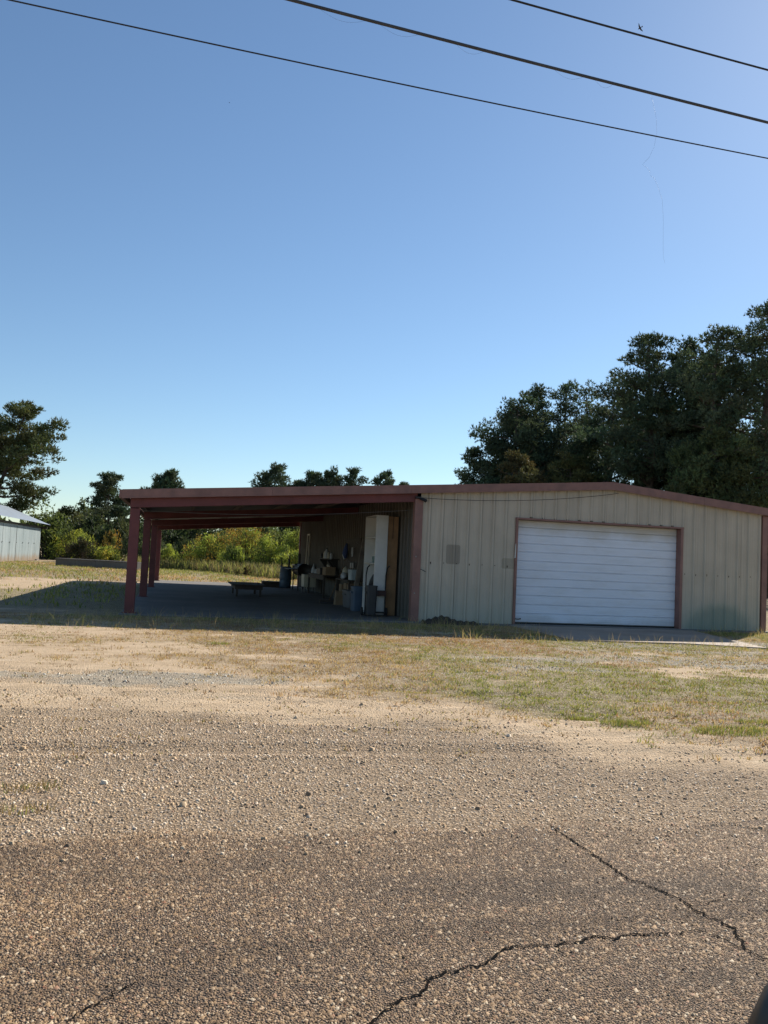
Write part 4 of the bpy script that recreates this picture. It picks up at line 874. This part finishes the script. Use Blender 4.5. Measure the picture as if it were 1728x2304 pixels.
# ------------------------------------------------------------------ left shed
SX = -11.8; SZ = 2.66
T = thing('zinc_shed', 'low zinc-sided shed with a row of tall door panels on the left', 'shed', (-14.5, 63, 0))
sy = [45.5, 48, 50.5, 53.0, 55.55, 58.05, 60.58, 63.1, 65.47, 68.03, 70.59, 73.12, 76.1]
for i, (a, b) in enumerate(zip(sy[:-1], sy[1:])):
    mb = MB(); n = int((b-a-0.06)/0.14); off = 0.0
    for k in range(n+1):
        yy = a+0.11+(b-a-0.22)*k/n; h = 0.03*(k % 2)
        mb.v += [(SX+h+off, yy, 0.0 if i > 9 else -0.02), (SX+h+off, yy, SZ)]
    mb.f = [(2*k, 2*k+2, 2*k+3, 2*k+1) for k in range(n)]
    p_ = mb.build('door_panel', SHEDM, T)
    mb = MB(); mb.box(SX+0.04, SX+0.07, b-0.17, b-0.11, 1.35, 1.42); mb.build('hasp', MESHSTEEL, p_)
MB().box(SX-5.2, SX-0.012, 45.5, 76.06, -0.1, SZ-0.01).build('wall', STEELD, T)
MB().box(SX-0.01, SX+0.06, 45.5, 76.12, SZ+0.005, SZ+0.17).build('header_beam', WOODD, T)
MB().box(SX-0.02, SX+0.15, 74.0, 75.4, -0.1, 0.06).build('sill_block', CONC, T)
mb = MB(); e0 = (SX+0.65, SZ+0.42)
for xx, zz in ((SX+0.65, 3.02), (SX-2.9, 4.42), (SX-6.3, 3.02)):
    mb.v += [(xx, 45.0, zz), (xx, 76.9, zz)]
mb.f = [(0, 1, 3, 2), (2, 3, 5, 4)]
ro = mb.build('roof', plain('roof_zinc', (0.27, 0.31, 0.35), 0.45, 0.12, 1.0, 0.3), T)
MB().box(SX-6.1, SX+0.5, 76.0, 76.1, SZ-0.02, SZ+0.16).build('gable_tie', WOODD, T)
MB().prism([(SX+0.6, 76.82, 2.99), (SX-2.9, 76.82, 4.38), (SX-6.3, 76.82, 2.99), (SX-6.3, 76.82, 2.80), (SX-2.9, 76.82, 4.2), (SX+0.6, 76.82, 2.86)], (0, 0.04, 0)).build('barge_board', WOODD, T)
# ------------------------------------------------------------------ low concrete wall
T = thing('low_wall', 'low dark concrete wall with a paler cap across the yard', 'wall', (-4.5, 56.5, 0))
dx, dy = 5.4, -3.64; L = math.hypot(dx, dy); ux, uy = dx/L, dy/L; px, py = -uy, ux
def obox(t0, t1, o0, o1, z0, z1): 
    ax, ay = -8.1, 58.9
    q = [(ax+ux*t+px*o, ay+uy*t+py*o, z0) for t, o in ((t0, o0), (t1, o0), (t1, o1), (t0, o1))]
    return MB().prism(q, (0, 0, z1-z0))
for i in range(4):
    obox(i*L/4+0.01, (i+1)*L/4-0.01, 0, 0.5, -0.2, 0.40).build('wall_block', CONCD, T)
    obox(i*L/4, (i+1)*L/4-0.006, -0.05, 0.55, 0.402, 0.47).build('cap', CONC, T)

# ------------------------------------------------------------------ wires, thread, birds
def wire(name, p0, p1, rad, mat, label, sag, x0=-24.0, x1=34.0, lumpy=False):
    a = Vector(p0); b = Vector(p1); d = (b-a)/(b.x-a.x); pts = []
    for i in range(101):
        X = x0+(x1-x0)*i/100; q = a+d*(X-a.x); q.z += sag*(((X-(a.x+b.x)/2)/((b.x-a.x)/2))**2-1)*1.0
        pts.append(q)
    return solo(MB().tube(pts, rad, 6), name, mat, pts[0], label, 'wire', 'overhead lines', smooth=True)
wire('overhead_wire', (-2.16, 9.66, 7.32), (7.84, 10.03, 7.32), 0.0085, CABLE, 'thin lowest overhead wire crossing the sky from top left', 0.03)
wire('overhead_cable', (0.69, 7.55, 6.52), (6.24, 7.99, 6.52), 0.0150, CABLEG, 'thick grey overhead cable between the two thinner wires', 0.008)
wire('overhead_wire', (3.58, 9.33, 8.32), (7.48, 9.61, 8.32), 0.0125, CABLE, 'topmost overhead wire in the upper right corner', 0.004)
mb = MB()
TH = [(4.685, 6.51), (4.72, 6.40), (4.758, 6.246), (4.765, 6.10), (4.74, 5.944), (4.68, 5.81), (4.601, 5.722), (4.65, 5.70), (4.694, 5.663), (4.70, 5.62), (4.756, 5.588), (4.81, 5.48), (4.855, 5.365), (4.875, 5.15), (4.879, 4.924), (4.885, 4.75), (4.908, 4.672)]
mb.tube([(x, 7.9, z) for x, z in TH], 0.0007, 4)
solo(mb, 'loose_thread', CABLEG, (4.685, 7.9, 6.5), 'fine loose thread dangling from the thick grey cable', 'thread')
for i, (xa, ln) in enumerate(((0.95, 0.5), (1.55, 0.45), (2.35, 0.35), (3.45, 0.4), (3.95, 0.25))):
    f = lambda X: Vector((X, 7.55+(X-0.69)*0.0793, 6.515))
    p = [f(xa+ln*t)-Vector((0, 0, 0.075*math.sin(math.pi*t))) for t in [j/12 for j in range(13)]]
    solo(MB().tube(p, 0.0008, 4), 'wire_loop', CABLEG, p[0], ['leftmost', 'second', 'third', 'fourth', 'rightmost'][i]+' fine loop of thread hanging under the thick grey cable', 'thread', 'thread loops under the cable')
def bird(loc, span, heading, roll, label):
    T = thing('bird', label, 'bird', loc); M = Matrix.Translation(loc) @ Matrix.Rotation(heading, 4, 'Z') @ Matrix.Rotation(roll, 4, 'X')
    s = span/2; mb = MB(); mb.tube([(-s*.55, 0, 0), (-s*.3, 0, 0), (0, 0, -.01*s), (s*.32, 0, .02*s), (s*.48, 0, .03*s), (s*.6, 0, .02*s)], [s*.02, s*.09, s*.14, s*.11, s*.08, s*.01], 8)
    mb.v = [tuple(M @ Vector(q)) for q in mb.v]; mb.build('body', BIRDM, T, True)
    for sg in (-1, 1):
        mb = MB(); P = [(s*.22, 0, .03*s), (s*.25, sg*s*.45, .16*s), (-s*.05, sg*s, .22*s), (-s*.15, sg*s*.9, .2*s), (-s*.12, sg*s*.45, .13*s), (-s*.16, 0, .02*s)]
        mb.prism([tuple(M @ Vector(q)) for q in (P if sg > 0 else P[::-1])], (0, 0, s*.03)); mb.build('wing', BIRDM, T)
    mb = MB(); P = [(-s*.4, s*.06, 0), (-s*.75, s*.16, 0), (-s*.75, -s*.16, 0), (-s*.4, -s*.06, 0)]; mb.prism([tuple(M @ Vector(q)) for q in P], (0, 0, s*.02)); mb.build('tail', BIRDM, T)
bird((16.044, 28, 22.313), 0.34, 1.9, 0.75, 'small dark bird flying just above the topmost wire')
bird((1.477, 60, 34.018), 0.16, 0.4, 0.2, 'tiny distant bird in the open left sky')

# ------------------------------------------------------------------ wing mirror of the vehicle the view is taken from
T = thing('wing_mirror', 'black wing mirror housing at the bottom right corner', 'mirror', (0.618, 0.60, 0.797))
mb = MB(); n = 20; prof = [(-0.055, 0.55), (-0.045, 0.85), (-0.02, 0.98), (0.0, 1.0), (0.03, 1.0), (0.045, 0.95), (0.05, 0.88)]
for d, r in prof:
    for k in range(n):
        a = 2*math.pi*k/n; c, s = math.cos(a), math.sin(a); e = 0.8
        mb.v.append((0.625+math.copysign(abs(c)**e, c)*0.135*r, 0.60+d, 0.896+math.copysign(abs(s)**e, s)*0.105*r))
L = len(prof); mb.f = [(i*n+(k+1) % n, i*n+k, (i+1)*n+k, (i+1)*n+(k+1) % n) for i in range(L-1) for k in range(n)]+[tuple(range(n)), tuple(range(L*n-1, (L-1)*n-1, -1))]
hs = mb.build('housing', BLACK, T, True)
MB().tube([(0.60, 0.58, 0.83), (0.60, 0.48, 0.79), (0.60, 0.34, 0.76)], 0.03, 8).build('arm', BLACK, T)

# ------------------------------------------------------------------ trees
def tri_cloud(P, D, length, width, spread, per, rg):
    """per narrow triangles at each point P, fanning around direction D"""
    n = len(P)*per; P = np.repeat(P, per, 0); D = np.repeat(D, per, 0)
    d = D+rg.normal(0, spread, (n, 3)); d /= np.linalg.norm(d, axis=1, keepdims=True)+1e-9
    r = rg.normal(0, 1, (n, 3)); s = np.cross(d, r); s /= np.linalg.norm(s, axis=1, keepdims=True)+1e-9
    l = length*rg.uniform(0.6, 1.25, (n, 1)); ww = width*rg.uniform(0.7, 1.3, (n, 1))
    V = np.stack([P-s*ww*0.55, P+d*l, P+s*ww*0.55], 1)
    return V
def trunk_tube(mb, pts, rads, n=7): mb.tube(pts, rads, n)
def pine(label, x, y, H, rad, seed, h0=0.35, lean=(0, 0), nlimb=26, col=(0.050, 0.075, 0.030), clump=0.75, dens=34, shape='round', group=None, droop=0.0, leaf=0.27, name='pine_tree', warm=0.25, flat=0.72):
    rg = np.random.default_rng(seed); T = thing(name, label, 'tree', (x, y, -0.05), group)
    def axis_pt(t): return np.array([x+lean[0]*t**1.3*H+0.25*math.sin(t*5+seed), y+lean[1]*t*H, -0.1+t*H*0.97])
    mb = MB(); ts = np.linspace(0, 1, 10); mb.tube([tuple(axis_pt(t)) for t in ts], [max(0.03, (0.022*H)*(1-0.9*t)) for t in ts], 7)
    clumps = []
    for i in range(nlimb):
        t = h0+(1-h0)*((i+0.5)/nlimb)**0.9; u = (t-h0)/(1-h0)
        if shape == 'round': R = rad*math.sqrt(max(0.03, 1-(u*1.02-0.28)**2/0.58)) if u > 0.28 else rad*(0.72+0.28*u/0.28)
        elif shape == 'cone': R = rad*(1.05-0.93*u)
        elif shape == 'top': R = rad*math.sqrt(max(0.04, 1-(u-0.5)**2*3.4))
        else: R = rad*(1-0.5*u)
        az = i*2.39996+rg.normal(0, 0.35); L = R*rg.uniform(0.62, 1.08); p0 = axis_pt(t)
        rise = L*rg.uniform(0.05, 0.45)*(1 if u > 0.25 else 0.6)-droop*L
        pts = []
        for q in np.linspace(0, 1, 6):
            pts.append(p0+np.array([math.cos(az)*L*q, math.sin(az)*L*q, rise*q**1.6+0.05*math.sin(q*7+i)*L*0.4]))
        r0 = max(0.03, 0.012*H*(1-0.75*t)); mb.tube([tuple(p) for p in pts], [r0*(1-0.8*q) for q in np.linspace(0, 1, 6)], 5, False)
        nc = max(3, int(3+L*1.5))
        for k in range(nc):
            q = rg.uniform(0.38, 1.0) if k else 1.0; b0 = pts[0]+(pts[-1]-pts[0])*q; b0 = b0+np.array([0, 0, rise*(q**1.6-q)])
            lat = rg.normal(0, 0.20*L, 3)*np.array([1, 1, 0.45]); c = b0+lat+np.array([0, 0, 0.12])
            if k and L > 1.2: mb.tube([tuple(b0), tuple((b0+c)/2+np.array([0, 0, -0.03])), tuple(c)], [r0*0.35, r0*0.22, r0*0.1], 4, False)
            clumps.append((c, clump*rg.uniform(0.65, 1.3)*(1.0 if u < 0.85 else 0.7)))
    for k in range(5):
        clumps.append((axis_pt(1.0)+rg.normal(0, 0.18, 3)*clump*2, clump*0.7))
    mb.build('trunk', BARKM, T)
    Vs = []; Cs = []; base = np.array(col)
    for c, rc in clumps:
        m = int(dens*(rc/clump)**2)+6
        d = rg.normal(0, 1, (m, 3)); d /= np.linalg.norm(d, axis=1, keepdims=True); d[:, 2] = d[:, 2]*0.9+0.12
        rr = rc*rg.random((m, 1))**0.45; P = c+d*rr*np.array([1.0, 1.0, flat])
        D = d*0.8+np.array([0, 0, 0.5])
        V = tri_cloud(P, D, leaf, leaf*0.27, 0.6, 5, rg); Vs.append(V)
        tone = base*rg.uniform(0.7, 1.35)*np.array([1+warm*rg.uniform(-0.3, 1), 1+0.2*warm*rg.uniform(-0.5, 1), 1])
        cc = tone*rg.uniform(0.75, 1.25, (len(V), 1)); Cs.append(np.repeat(cc, 3, 0))
    V = np.concatenate(Vs).reshape(-1, 3); C = np.concatenate(Cs); F = np.arange(len(V)).reshape(-1, 3)
    o = fastmesh('crown', V, F, NEEDLEM, 3, parent=T, cols=C, base=(x, y, -0.05)); return T
def bush(label, x, y, rx_, ry_, h, seed, cols, nclump=40, leaf=0.16, dens=55, name='shrub', cat='shrub', group=None, up=0.5, z0=0.0):
    rg = np.random.default_rng(seed); T = thing(name, label, cat, (x, y, -0.05), group); mb = MB(); Vs = []; Cs = []; cols = [np.array(c) for c in cols]
    for i in range(nclump):
        a = rg.uniform(0, 6.283); q = math.sqrt(rg.random()); zz = rg.random()**0.8
        lob = 1+0.28*math.sin(a*3+seed)+0.18*math.sin(a*5+seed*1.7)
        env = math.sqrt(max(0.05, 1-zz**2*0.92)); c = np.array([x+math.cos(a)*q*rx_*env*lob, y+math.sin(a)*q*ry_*env*lob, z0+0.08*h+zz*h*0.86*(0.72+0.38*lob*rg.random())])
        rc = (0.16+0.12*rg.random())*min(h, rx_*1.6)*(1.15-0.45*zz)
        st = np.array([x+(c[0]-x)*0.25, y+(c[1]-y)*0.25, -0.05]); md = st*0.4+c*0.6+np.array([0, 0, -0.05*h])
        mb.tube([tuple(st), tuple(md), tuple(c)], [0.012*h+0.01, 0.007*h+0.006, 0.006], 4, False)
        m = int(dens*rg.uniform(0.7, 1.2)); d = rg.normal(0, 1, (m, 3)); d /= np.linalg.norm(d, axis=1, keepdims=True)
        P = c+d*rc*rg.random((m, 1))**0.5*np.array([1, 1, 1.05]); D = d*0.6+np.array([0, 0, up])
        V = tri_cloud(P, D, leaf, leaf*0.55, 0.6, 2, rg); Vs.append(V)
        tone = cols[rg.integers(len(cols))]*rg.uniform(0.75, 1.25); cc = tone*rg.uniform(0.7, 1.3, (len(V), 1)); Cs.append(np.repeat(cc, 3, 0))
    # a few twigs sticking out
    m = nclump*7; a = rg.uniform(0, 6.283, m); q = np.sqrt(rg.random(m)); zz = rg.random(m)
    P = np.stack([x+np.cos(a)*q*rx_, y+np.sin(a)*q*ry_, z0+h*(0.35+0.6*zz*np.sqrt(np.clip(1-q*q*0.8, 0.1, 1)))], 1)
    V = tri_cloud(P, np.tile(np.array([[0, 0, 1.0]]), (m, 1)), leaf*2.6, leaf*0.3, 0.5, 1, rg); Vs.append(V); Cs.append(np.repeat(cols[0]*rg.uniform(0.7, 1.4, (len(V), 1)), 3, 0))
    mb.build('stems' if name == 'shrub' else 'trunk', BARKM, T)
    V = np.concatenate(Vs).reshape(-1, 3); C = np.concatenate(Cs); F = np.arange(len(V)).reshape(-1, 3)
    fastmesh('foliage' if name == 'shrub' else 'crown', V, F, LEAFM, 3, parent=T, cols=C, base=(x, y, -0.05)); return T
G1 = 'tall pines behind the building on the right'; G2 = 'pines showing above the carport roof'; G3 = 'trees around the left shed'
PD = (0.070, 0.105, 0.062); PB = (0.088, 0.128, 0.075)
# right-hand group, left to right
def rp(px_, Y): return 0
pine('leftmost stepped pine of the right-hand group, just above the roof', 25.2, 70, 11.8, 3.2, 101, 0.1, col=PD, shape='cone', nlimb=30, group=G1, dens=40)
pine('broad dark pine second from the left in the right-hand group', 27.3, 66, 15.6, 3.6, 102, 0.12, col=PD, nlimb=40, group=G1, dens=46, clump=0.85)
pine('round-topped pine third from the left in the right-hand group', 31.0, 71, 18.2, 3.2, 103, 0.25, col=PD, nlimb=34, group=G1, dens=40)
pine('slim pine with see-through crown in the middle of the right-hand group', 33.4, 70, 18.6, 2.9, 104, 0.25, col=PB, nlimb=30, group=G1, dens=26)
pine('thin pale pine left of the tall spire in the right-hand group', 36.2, 71, 18.6, 2.2, 105, 0.3, col=PB, nlimb=28, group=G1, dens=22)
pine('tall spire-topped pine in the right-hand group', 33.2, 55, 19.3, 3.9, 106, 0.16, col=PB, nlimb=46, group=G1, dens=42, shape='round')
pine('dark pine directly right of the spire-topped one', 36.0, 54, 18.6, 3.5, 107, 0.14, col=PD, nlimb=42, group=G1, dens=46, clump=0.85)
pine('pine with open branching crown second from the right edge', 35.0, 49.5, 18.4, 3.0, 108, 0.12, col=PB, nlimb=40, group=G1, dens=34)
pine('tallest pine cut by the right edge, with arching bare limbs', 37.9, 48, 20.2, 4.2, 109, 0.14, col=PB, nlimb=50, group=G1, dens=32, clump=0.8)
pine('low leafy pine filling the foot of the tallest pine', 33.0, 47, 10.5, 3.6, 110, 0.05, col=(0.09, 0.12, 0.05), nlimb=34, group=G1, dens=46)
pine('low dark pine behind the gable on the right', 36.5, 58, 11.0, 3.8, 111, 0.05, col=PD, nlimb=34, group=G1, dens=46)
pine('low olive pine just above the ridge', 29.5, 60, 10.2, 3.0, 112, 0.05, col=(0.10, 0.115, 0.045), nlimb=30, group=G1, dens=46)
pine('reddish-brown young pine low in the right-hand group', 25.4, 60, 10.0, 2.4, 113, 0.05, col=(0.115, 0.105, 0.048), nlimb=26, group=G1, dens=44)
pine('dark filler pine behind the right-hand group', 39.5, 62, 15.5, 4.0, 114, 0.08, col=PD, nlimb=36, group=G1, dens=44)
pine('dark pine closing the gap left of the spire-topped pine', 34.6, 63, 16.6, 3.4, 115, 0.12, col=PD, nlimb=40, group=G1, dens=42, clump=0.9)
pine('shorter dark pine under the slim see-through pine', 31.2, 65, 13.6, 3.6, 116, 0.06, col=PD, nlimb=38, group=G1, dens=42, clump=0.9)
pine('dense dark pine behind the two right-hand giants', 38.6, 55, 18.0, 4.2, 117, 0.1, col=PD, nlimb=46, group=G1, dens=42, clump=0.9)
pine('dense mid-height pine beside the broad dark one', 28.8, 70, 15.2, 3.4, 118, 0.08, col=PD, nlimb=38, group=G1, dens=48, clump=0.9)
# above the carport roof
for (px_x, Y, H, R, sd, lb) in ((-2.1, 110, 11.6, 2.2, 121, 'lone round pine top above the left end of the carport roof'), (12.4, 120, 14.2, 3.1, 122, 'biggest rounded pine top above the middle of the carport roof'), (15.6, 120, 12.2, 1.3, 123, 'smallest pine tip right of the biggest rounded top'), (18.0, 120, 13.6, 2.3, 124, 'dense pine top left of the peaked pair over the roof'), (20.8, 120, 14.1, 1.9, 125, 'peaked pine top touching the dense one over the roof'), (24.6, 122, 14.9, 2.1, 126, 'pale see-through pine top over the carport roof'), (29.2, 121, 14.5, 2.2, 127, 'conical pine top over the corner post'), (32.0, 122, 13.3, 1.3, 128, 'last small pine tip over the roof before open sky')):
    pine(lb, px_x, Y, H, R, sd, 0.45, col=PD, nlimb=22, group=G2, dens=26 if sd != 126 else 16, clump=0.8, leaf=0.42, shape='round')
# left
pine('big leaning pine behind the zinc shed', -18.6, 84, 14.4, 4.7, 131, 0.30, lean=(0.26, 0.0), col=(0.095, 0.118, 0.048), nlimb=27, group=G3, dens=56, clump=0.95, leaf=0.30, droop=0.10, shape='round', flat=0.46)
pine('second pine cut by the left edge behind the zinc shed', -20.4, 86, 14.6, 3.4, 132, 0.3, col=PD, nlimb=28, group=G3, dens=42, clump=0.9, leaf=0.30, flat=0.42)
pine('dark layered pine standing behind the left carport column', -7.6, 92, 9.1, 2.5, 133, 0.12, col=PD, nlimb=22, group=G3, dens=50, clump=0.75, leaf=0.30, flat=0.42)
DK = [(0.055, 0.08, 0.04), (0.07, 0.095, 0.045), (0.085, 0.10, 0.05)]
MID = [(0.11, 0.15, 0.05), (0.15, 0.18, 0.055), (0.09, 0.12, 0.045)]
YG = [(0.38, 0.42, 0.08), (0.32, 0.39, 0.075), (0.46, 0.40, 0.08), (0.22, 0.27, 0.07)]
OR = [(0.42, 0.26, 0.06), (0.36, 0.27, 0.07), (0.24, 0.25, 0.07)]
def tree(label, x, y, r, h, seed, cols, n=46, leaf=0.26, dens=60, group=None): return bush(label, x, y, r, r, h, seed, cols, n, leaf, dens, 'leafy_tree', 'tree', group, 0.35)
tree('dark tree right behind the far end of the zinc shed', -12.6, 84, 2.6, 4.6, 201, MID, 50, group=G3)
tree('olive-topped tree between the zinc shed and the dark pine', -11.0, 88, 2.6, 5.2, 202, [(0.12, 0.12, 0.04), (0.07, 0.09, 0.035), (0.16, 0.14, 0.05)], 50, group=G3)
tree('dark shadowy tree left of the carport column', -8.8, 86, 2.2, 4.4, 203, DK, 46, group=G3)
tree('dark tree seen past the left carport column', -6.0, 84, 2.4, 4.2, 204, DK, 46, group=G3)
tree('pale hazy tree top far behind the low wall', -17.0, 150, 3.0, 9.0, 205, [(0.13, 0.16, 0.10), (0.16, 0.19, 0.12)], 36, 0.4, 50, group=G3)
bush('yellow-green shrub beside the far end of the zinc shed', -9.6, 81, 2.1, 1.6, 2.9, 211, YG+MID, 46, 0.15, 60)
bush('slender orange-tipped sapling left of the carport column', -5.9, 76, 0.8, 0.8, 3.2, 212, OR+[(0.10, 0.12, 0.04)], 26, 0.14, 60)
bush('small bright yellow-green shrub behind the low wall', -6.0, 72, 1.1, 0.9, 1.5, 213, YG, 26, 0.13, 60)
bush('dark brown bramble behind the low wall', -7.8, 73, 1.6, 1.2, 1.9, 214, [(0.06, 0.05, 0.03), (0.05, 0.06, 0.03)], 34, 0.14, 55)
bush('dark green shrub just right of the small bright one', -3.8, 74, 1.5, 1.2, 2.6, 215, DK+MID[:1], 40, 0.16, 60)
# behind the carport, seen through it
for (lb, x, y, r, h, sd, cs) in (('dark tree behind the left of the carport opening', -2.6, 82, 2.5, 4.6, 221, DK), ('grey-green tree behind the round yellow shrub', 0.8, 84, 2.6, 4.8, 222, DK+MID[:1]), ('dark tree behind the middle of the carport opening', 4.2, 84, 2.6, 4.5, 223, DK), ('dark olive tree with lit top behind the tall orange-tipped shrub', 7.4, 82, 2.6, 5.0, 224, DK+YG[1:2]), ('shadowy tree right of the tall orange-tipped shrub', 9.8, 80, 2.6, 5.2, 225, DK), ('dark tree at the right end of the carport opening', 12.8, 80, 2.8, 5.6, 226, DK), ('dark tree hidden mostly by the siding', 16.0, 80, 2.8, 6.0, 227, DK)):
    tree(lb, x, y, r, h, sd, cs, 50)
for (lb, x, y, r, h, sd, cs) in (('dark bush between the low green shrub and the round yellow one', 0.3, 66, 1.3, 2.3, 251, DK+MID), ('olive bush behind the round yellow-green shrub', 3.2, 68, 1.7, 3.0, 252, MID+YG[3:]), ('low green bush between the round and the tall orange-tipped shrubs', 3.6, 60, 1.0, 1.7, 253, YG[1:2]+MID), ('ragged olive bush behind the bright green shrub', 7.2, 66, 1.7, 3.4, 254, MID+OR[2:]), ('low yellow bush in front of the pointed yellow shrub', 7.3, 56, 1.1, 1.8, 255, YG), ('green bush against the far corner of the siding', 8.9, 54, 1.1, 2.2, 256, YG[1:2]+MID), ('dark bush left behind the bright low shrub and columns', -2.6, 70, 1.5, 2.4, 257, DK+MID[:1])):
    bush(lb, x, y, r, r*0.85, h, sd, cs, 46, 0.13, 55)
rgw = np.random.default_rng(8); n = 16000; x = rgw.uniform(-4, 16, n); y = np.interp(x, [-4, 1, 3.1, 5.3, 16], [62, 60, 55, 47.5, 44])+rgw.random(n)**1.5*16
cw = np.where((rgw.random(n) < 0.45)[:, None], np.array([0.27, 0.22, 0.12]), np.where((rgw.random(n) < 0.6)[:, None], np.array([0.30, 0.32, 0.10]), np.array([0.12, 0.14, 0.055])))*rgw.uniform(0.6, 1.3, (n, 1))
blades('tall_weeds', x, y, rgw.uniform(0.25, 0.95, n), np.full(n, 0.045), cw, 'tall weeds at the foot of the shrubs behind the carport', 0.7)
bush('low green shrub at the left of the carport opening', -1.0, 62, 1.0, 0.8, 1.5, 231, YG[:2]+MID, 26, 0.12, 60)
bush('round yellow-green shrub with an orange side behind the carport', 1.9, 63, 1.75, 1.3, 2.5, 232, YG+OR[:2]+MID[:1], 64, 0.12, 62)
bush('tall orange-tipped shrub behind the carport', 4.9, 65, 1.9, 1.4, 3.9, 233, OR+YG, 70, 0.13, 60)
bush('bright green shrub right of the tall orange-tipped one', 6.0, 60, 1.5, 1.2, 2.7, 234, YG[:2]+MID[1:2], 60, 0.12, 60)
bush('pointed yellow shrub near the right end of the carport opening', 8.2, 60, 1.5, 1.2, 3.4, 235, YG+OR[2:], 62, 0.12, 60)
bush('tall green shrub beside the far corner of the siding', 9.9, 57, 1.4, 1.2, 3.1, 236, YG[1:2]+MID, 54, 0.12, 60)
bush('dull brown bramble at the foot of the yellow shrubs', 5.6, 52, 2.6, 0.7, 0.7, 237, [(0.12, 0.09, 0.05), (0.10, 0.10, 0.045)], 40, 0.10, 45)
bush('dark shrub at the right end of the building', 17.6, 30, 1.6, 1.6, 3.0, 238, DK+MID, 50, 0.14, 60)
bush('dark hedge shrub behind the right corner of the building', 20.5, 34, 2.0, 2.0, 3.6, 239, DK+MID, 50, 0.15, 60)
# distant woodland closing the horizon
rg = np.random.default_rng(5); Vs = []; Cs = []
for i in range(420):
    a = rg.uniform(-1.0, 1.35); R = rg.uniform(165, 210); cx, cy = R*math.sin(a), R*math.cos(a); hh = rg.uniform(4, 8.5)
    m = 34; d = rg.normal(0, 1, (m, 3)); P = np.array([cx, cy, hh*0.5])+d*np.array([2.4, 2.0, hh*0.24])
    V = tri_cloud(P, np.tile(np.array([[0, 0, 1.0]]), (m, 1)), 1.3, 0.9, 0.8, 2, rg); Vs.append(V); Cs.append(np.repeat(np.array([0.055, 0.075, 0.035])*rg.uniform(0.7, 1.4)*np.ones((len(V), 1)), 3, 0))
V = np.concatenate(Vs).reshape(-1, 3); C = np.concatenate(Cs)
o = fastmesh('distant_woods', V, np.arange(len(V)).reshape(-1, 3), LEAFM, 3, kind='stuff', cols=C); o['label'] = 'dark distant woodland along the horizon'
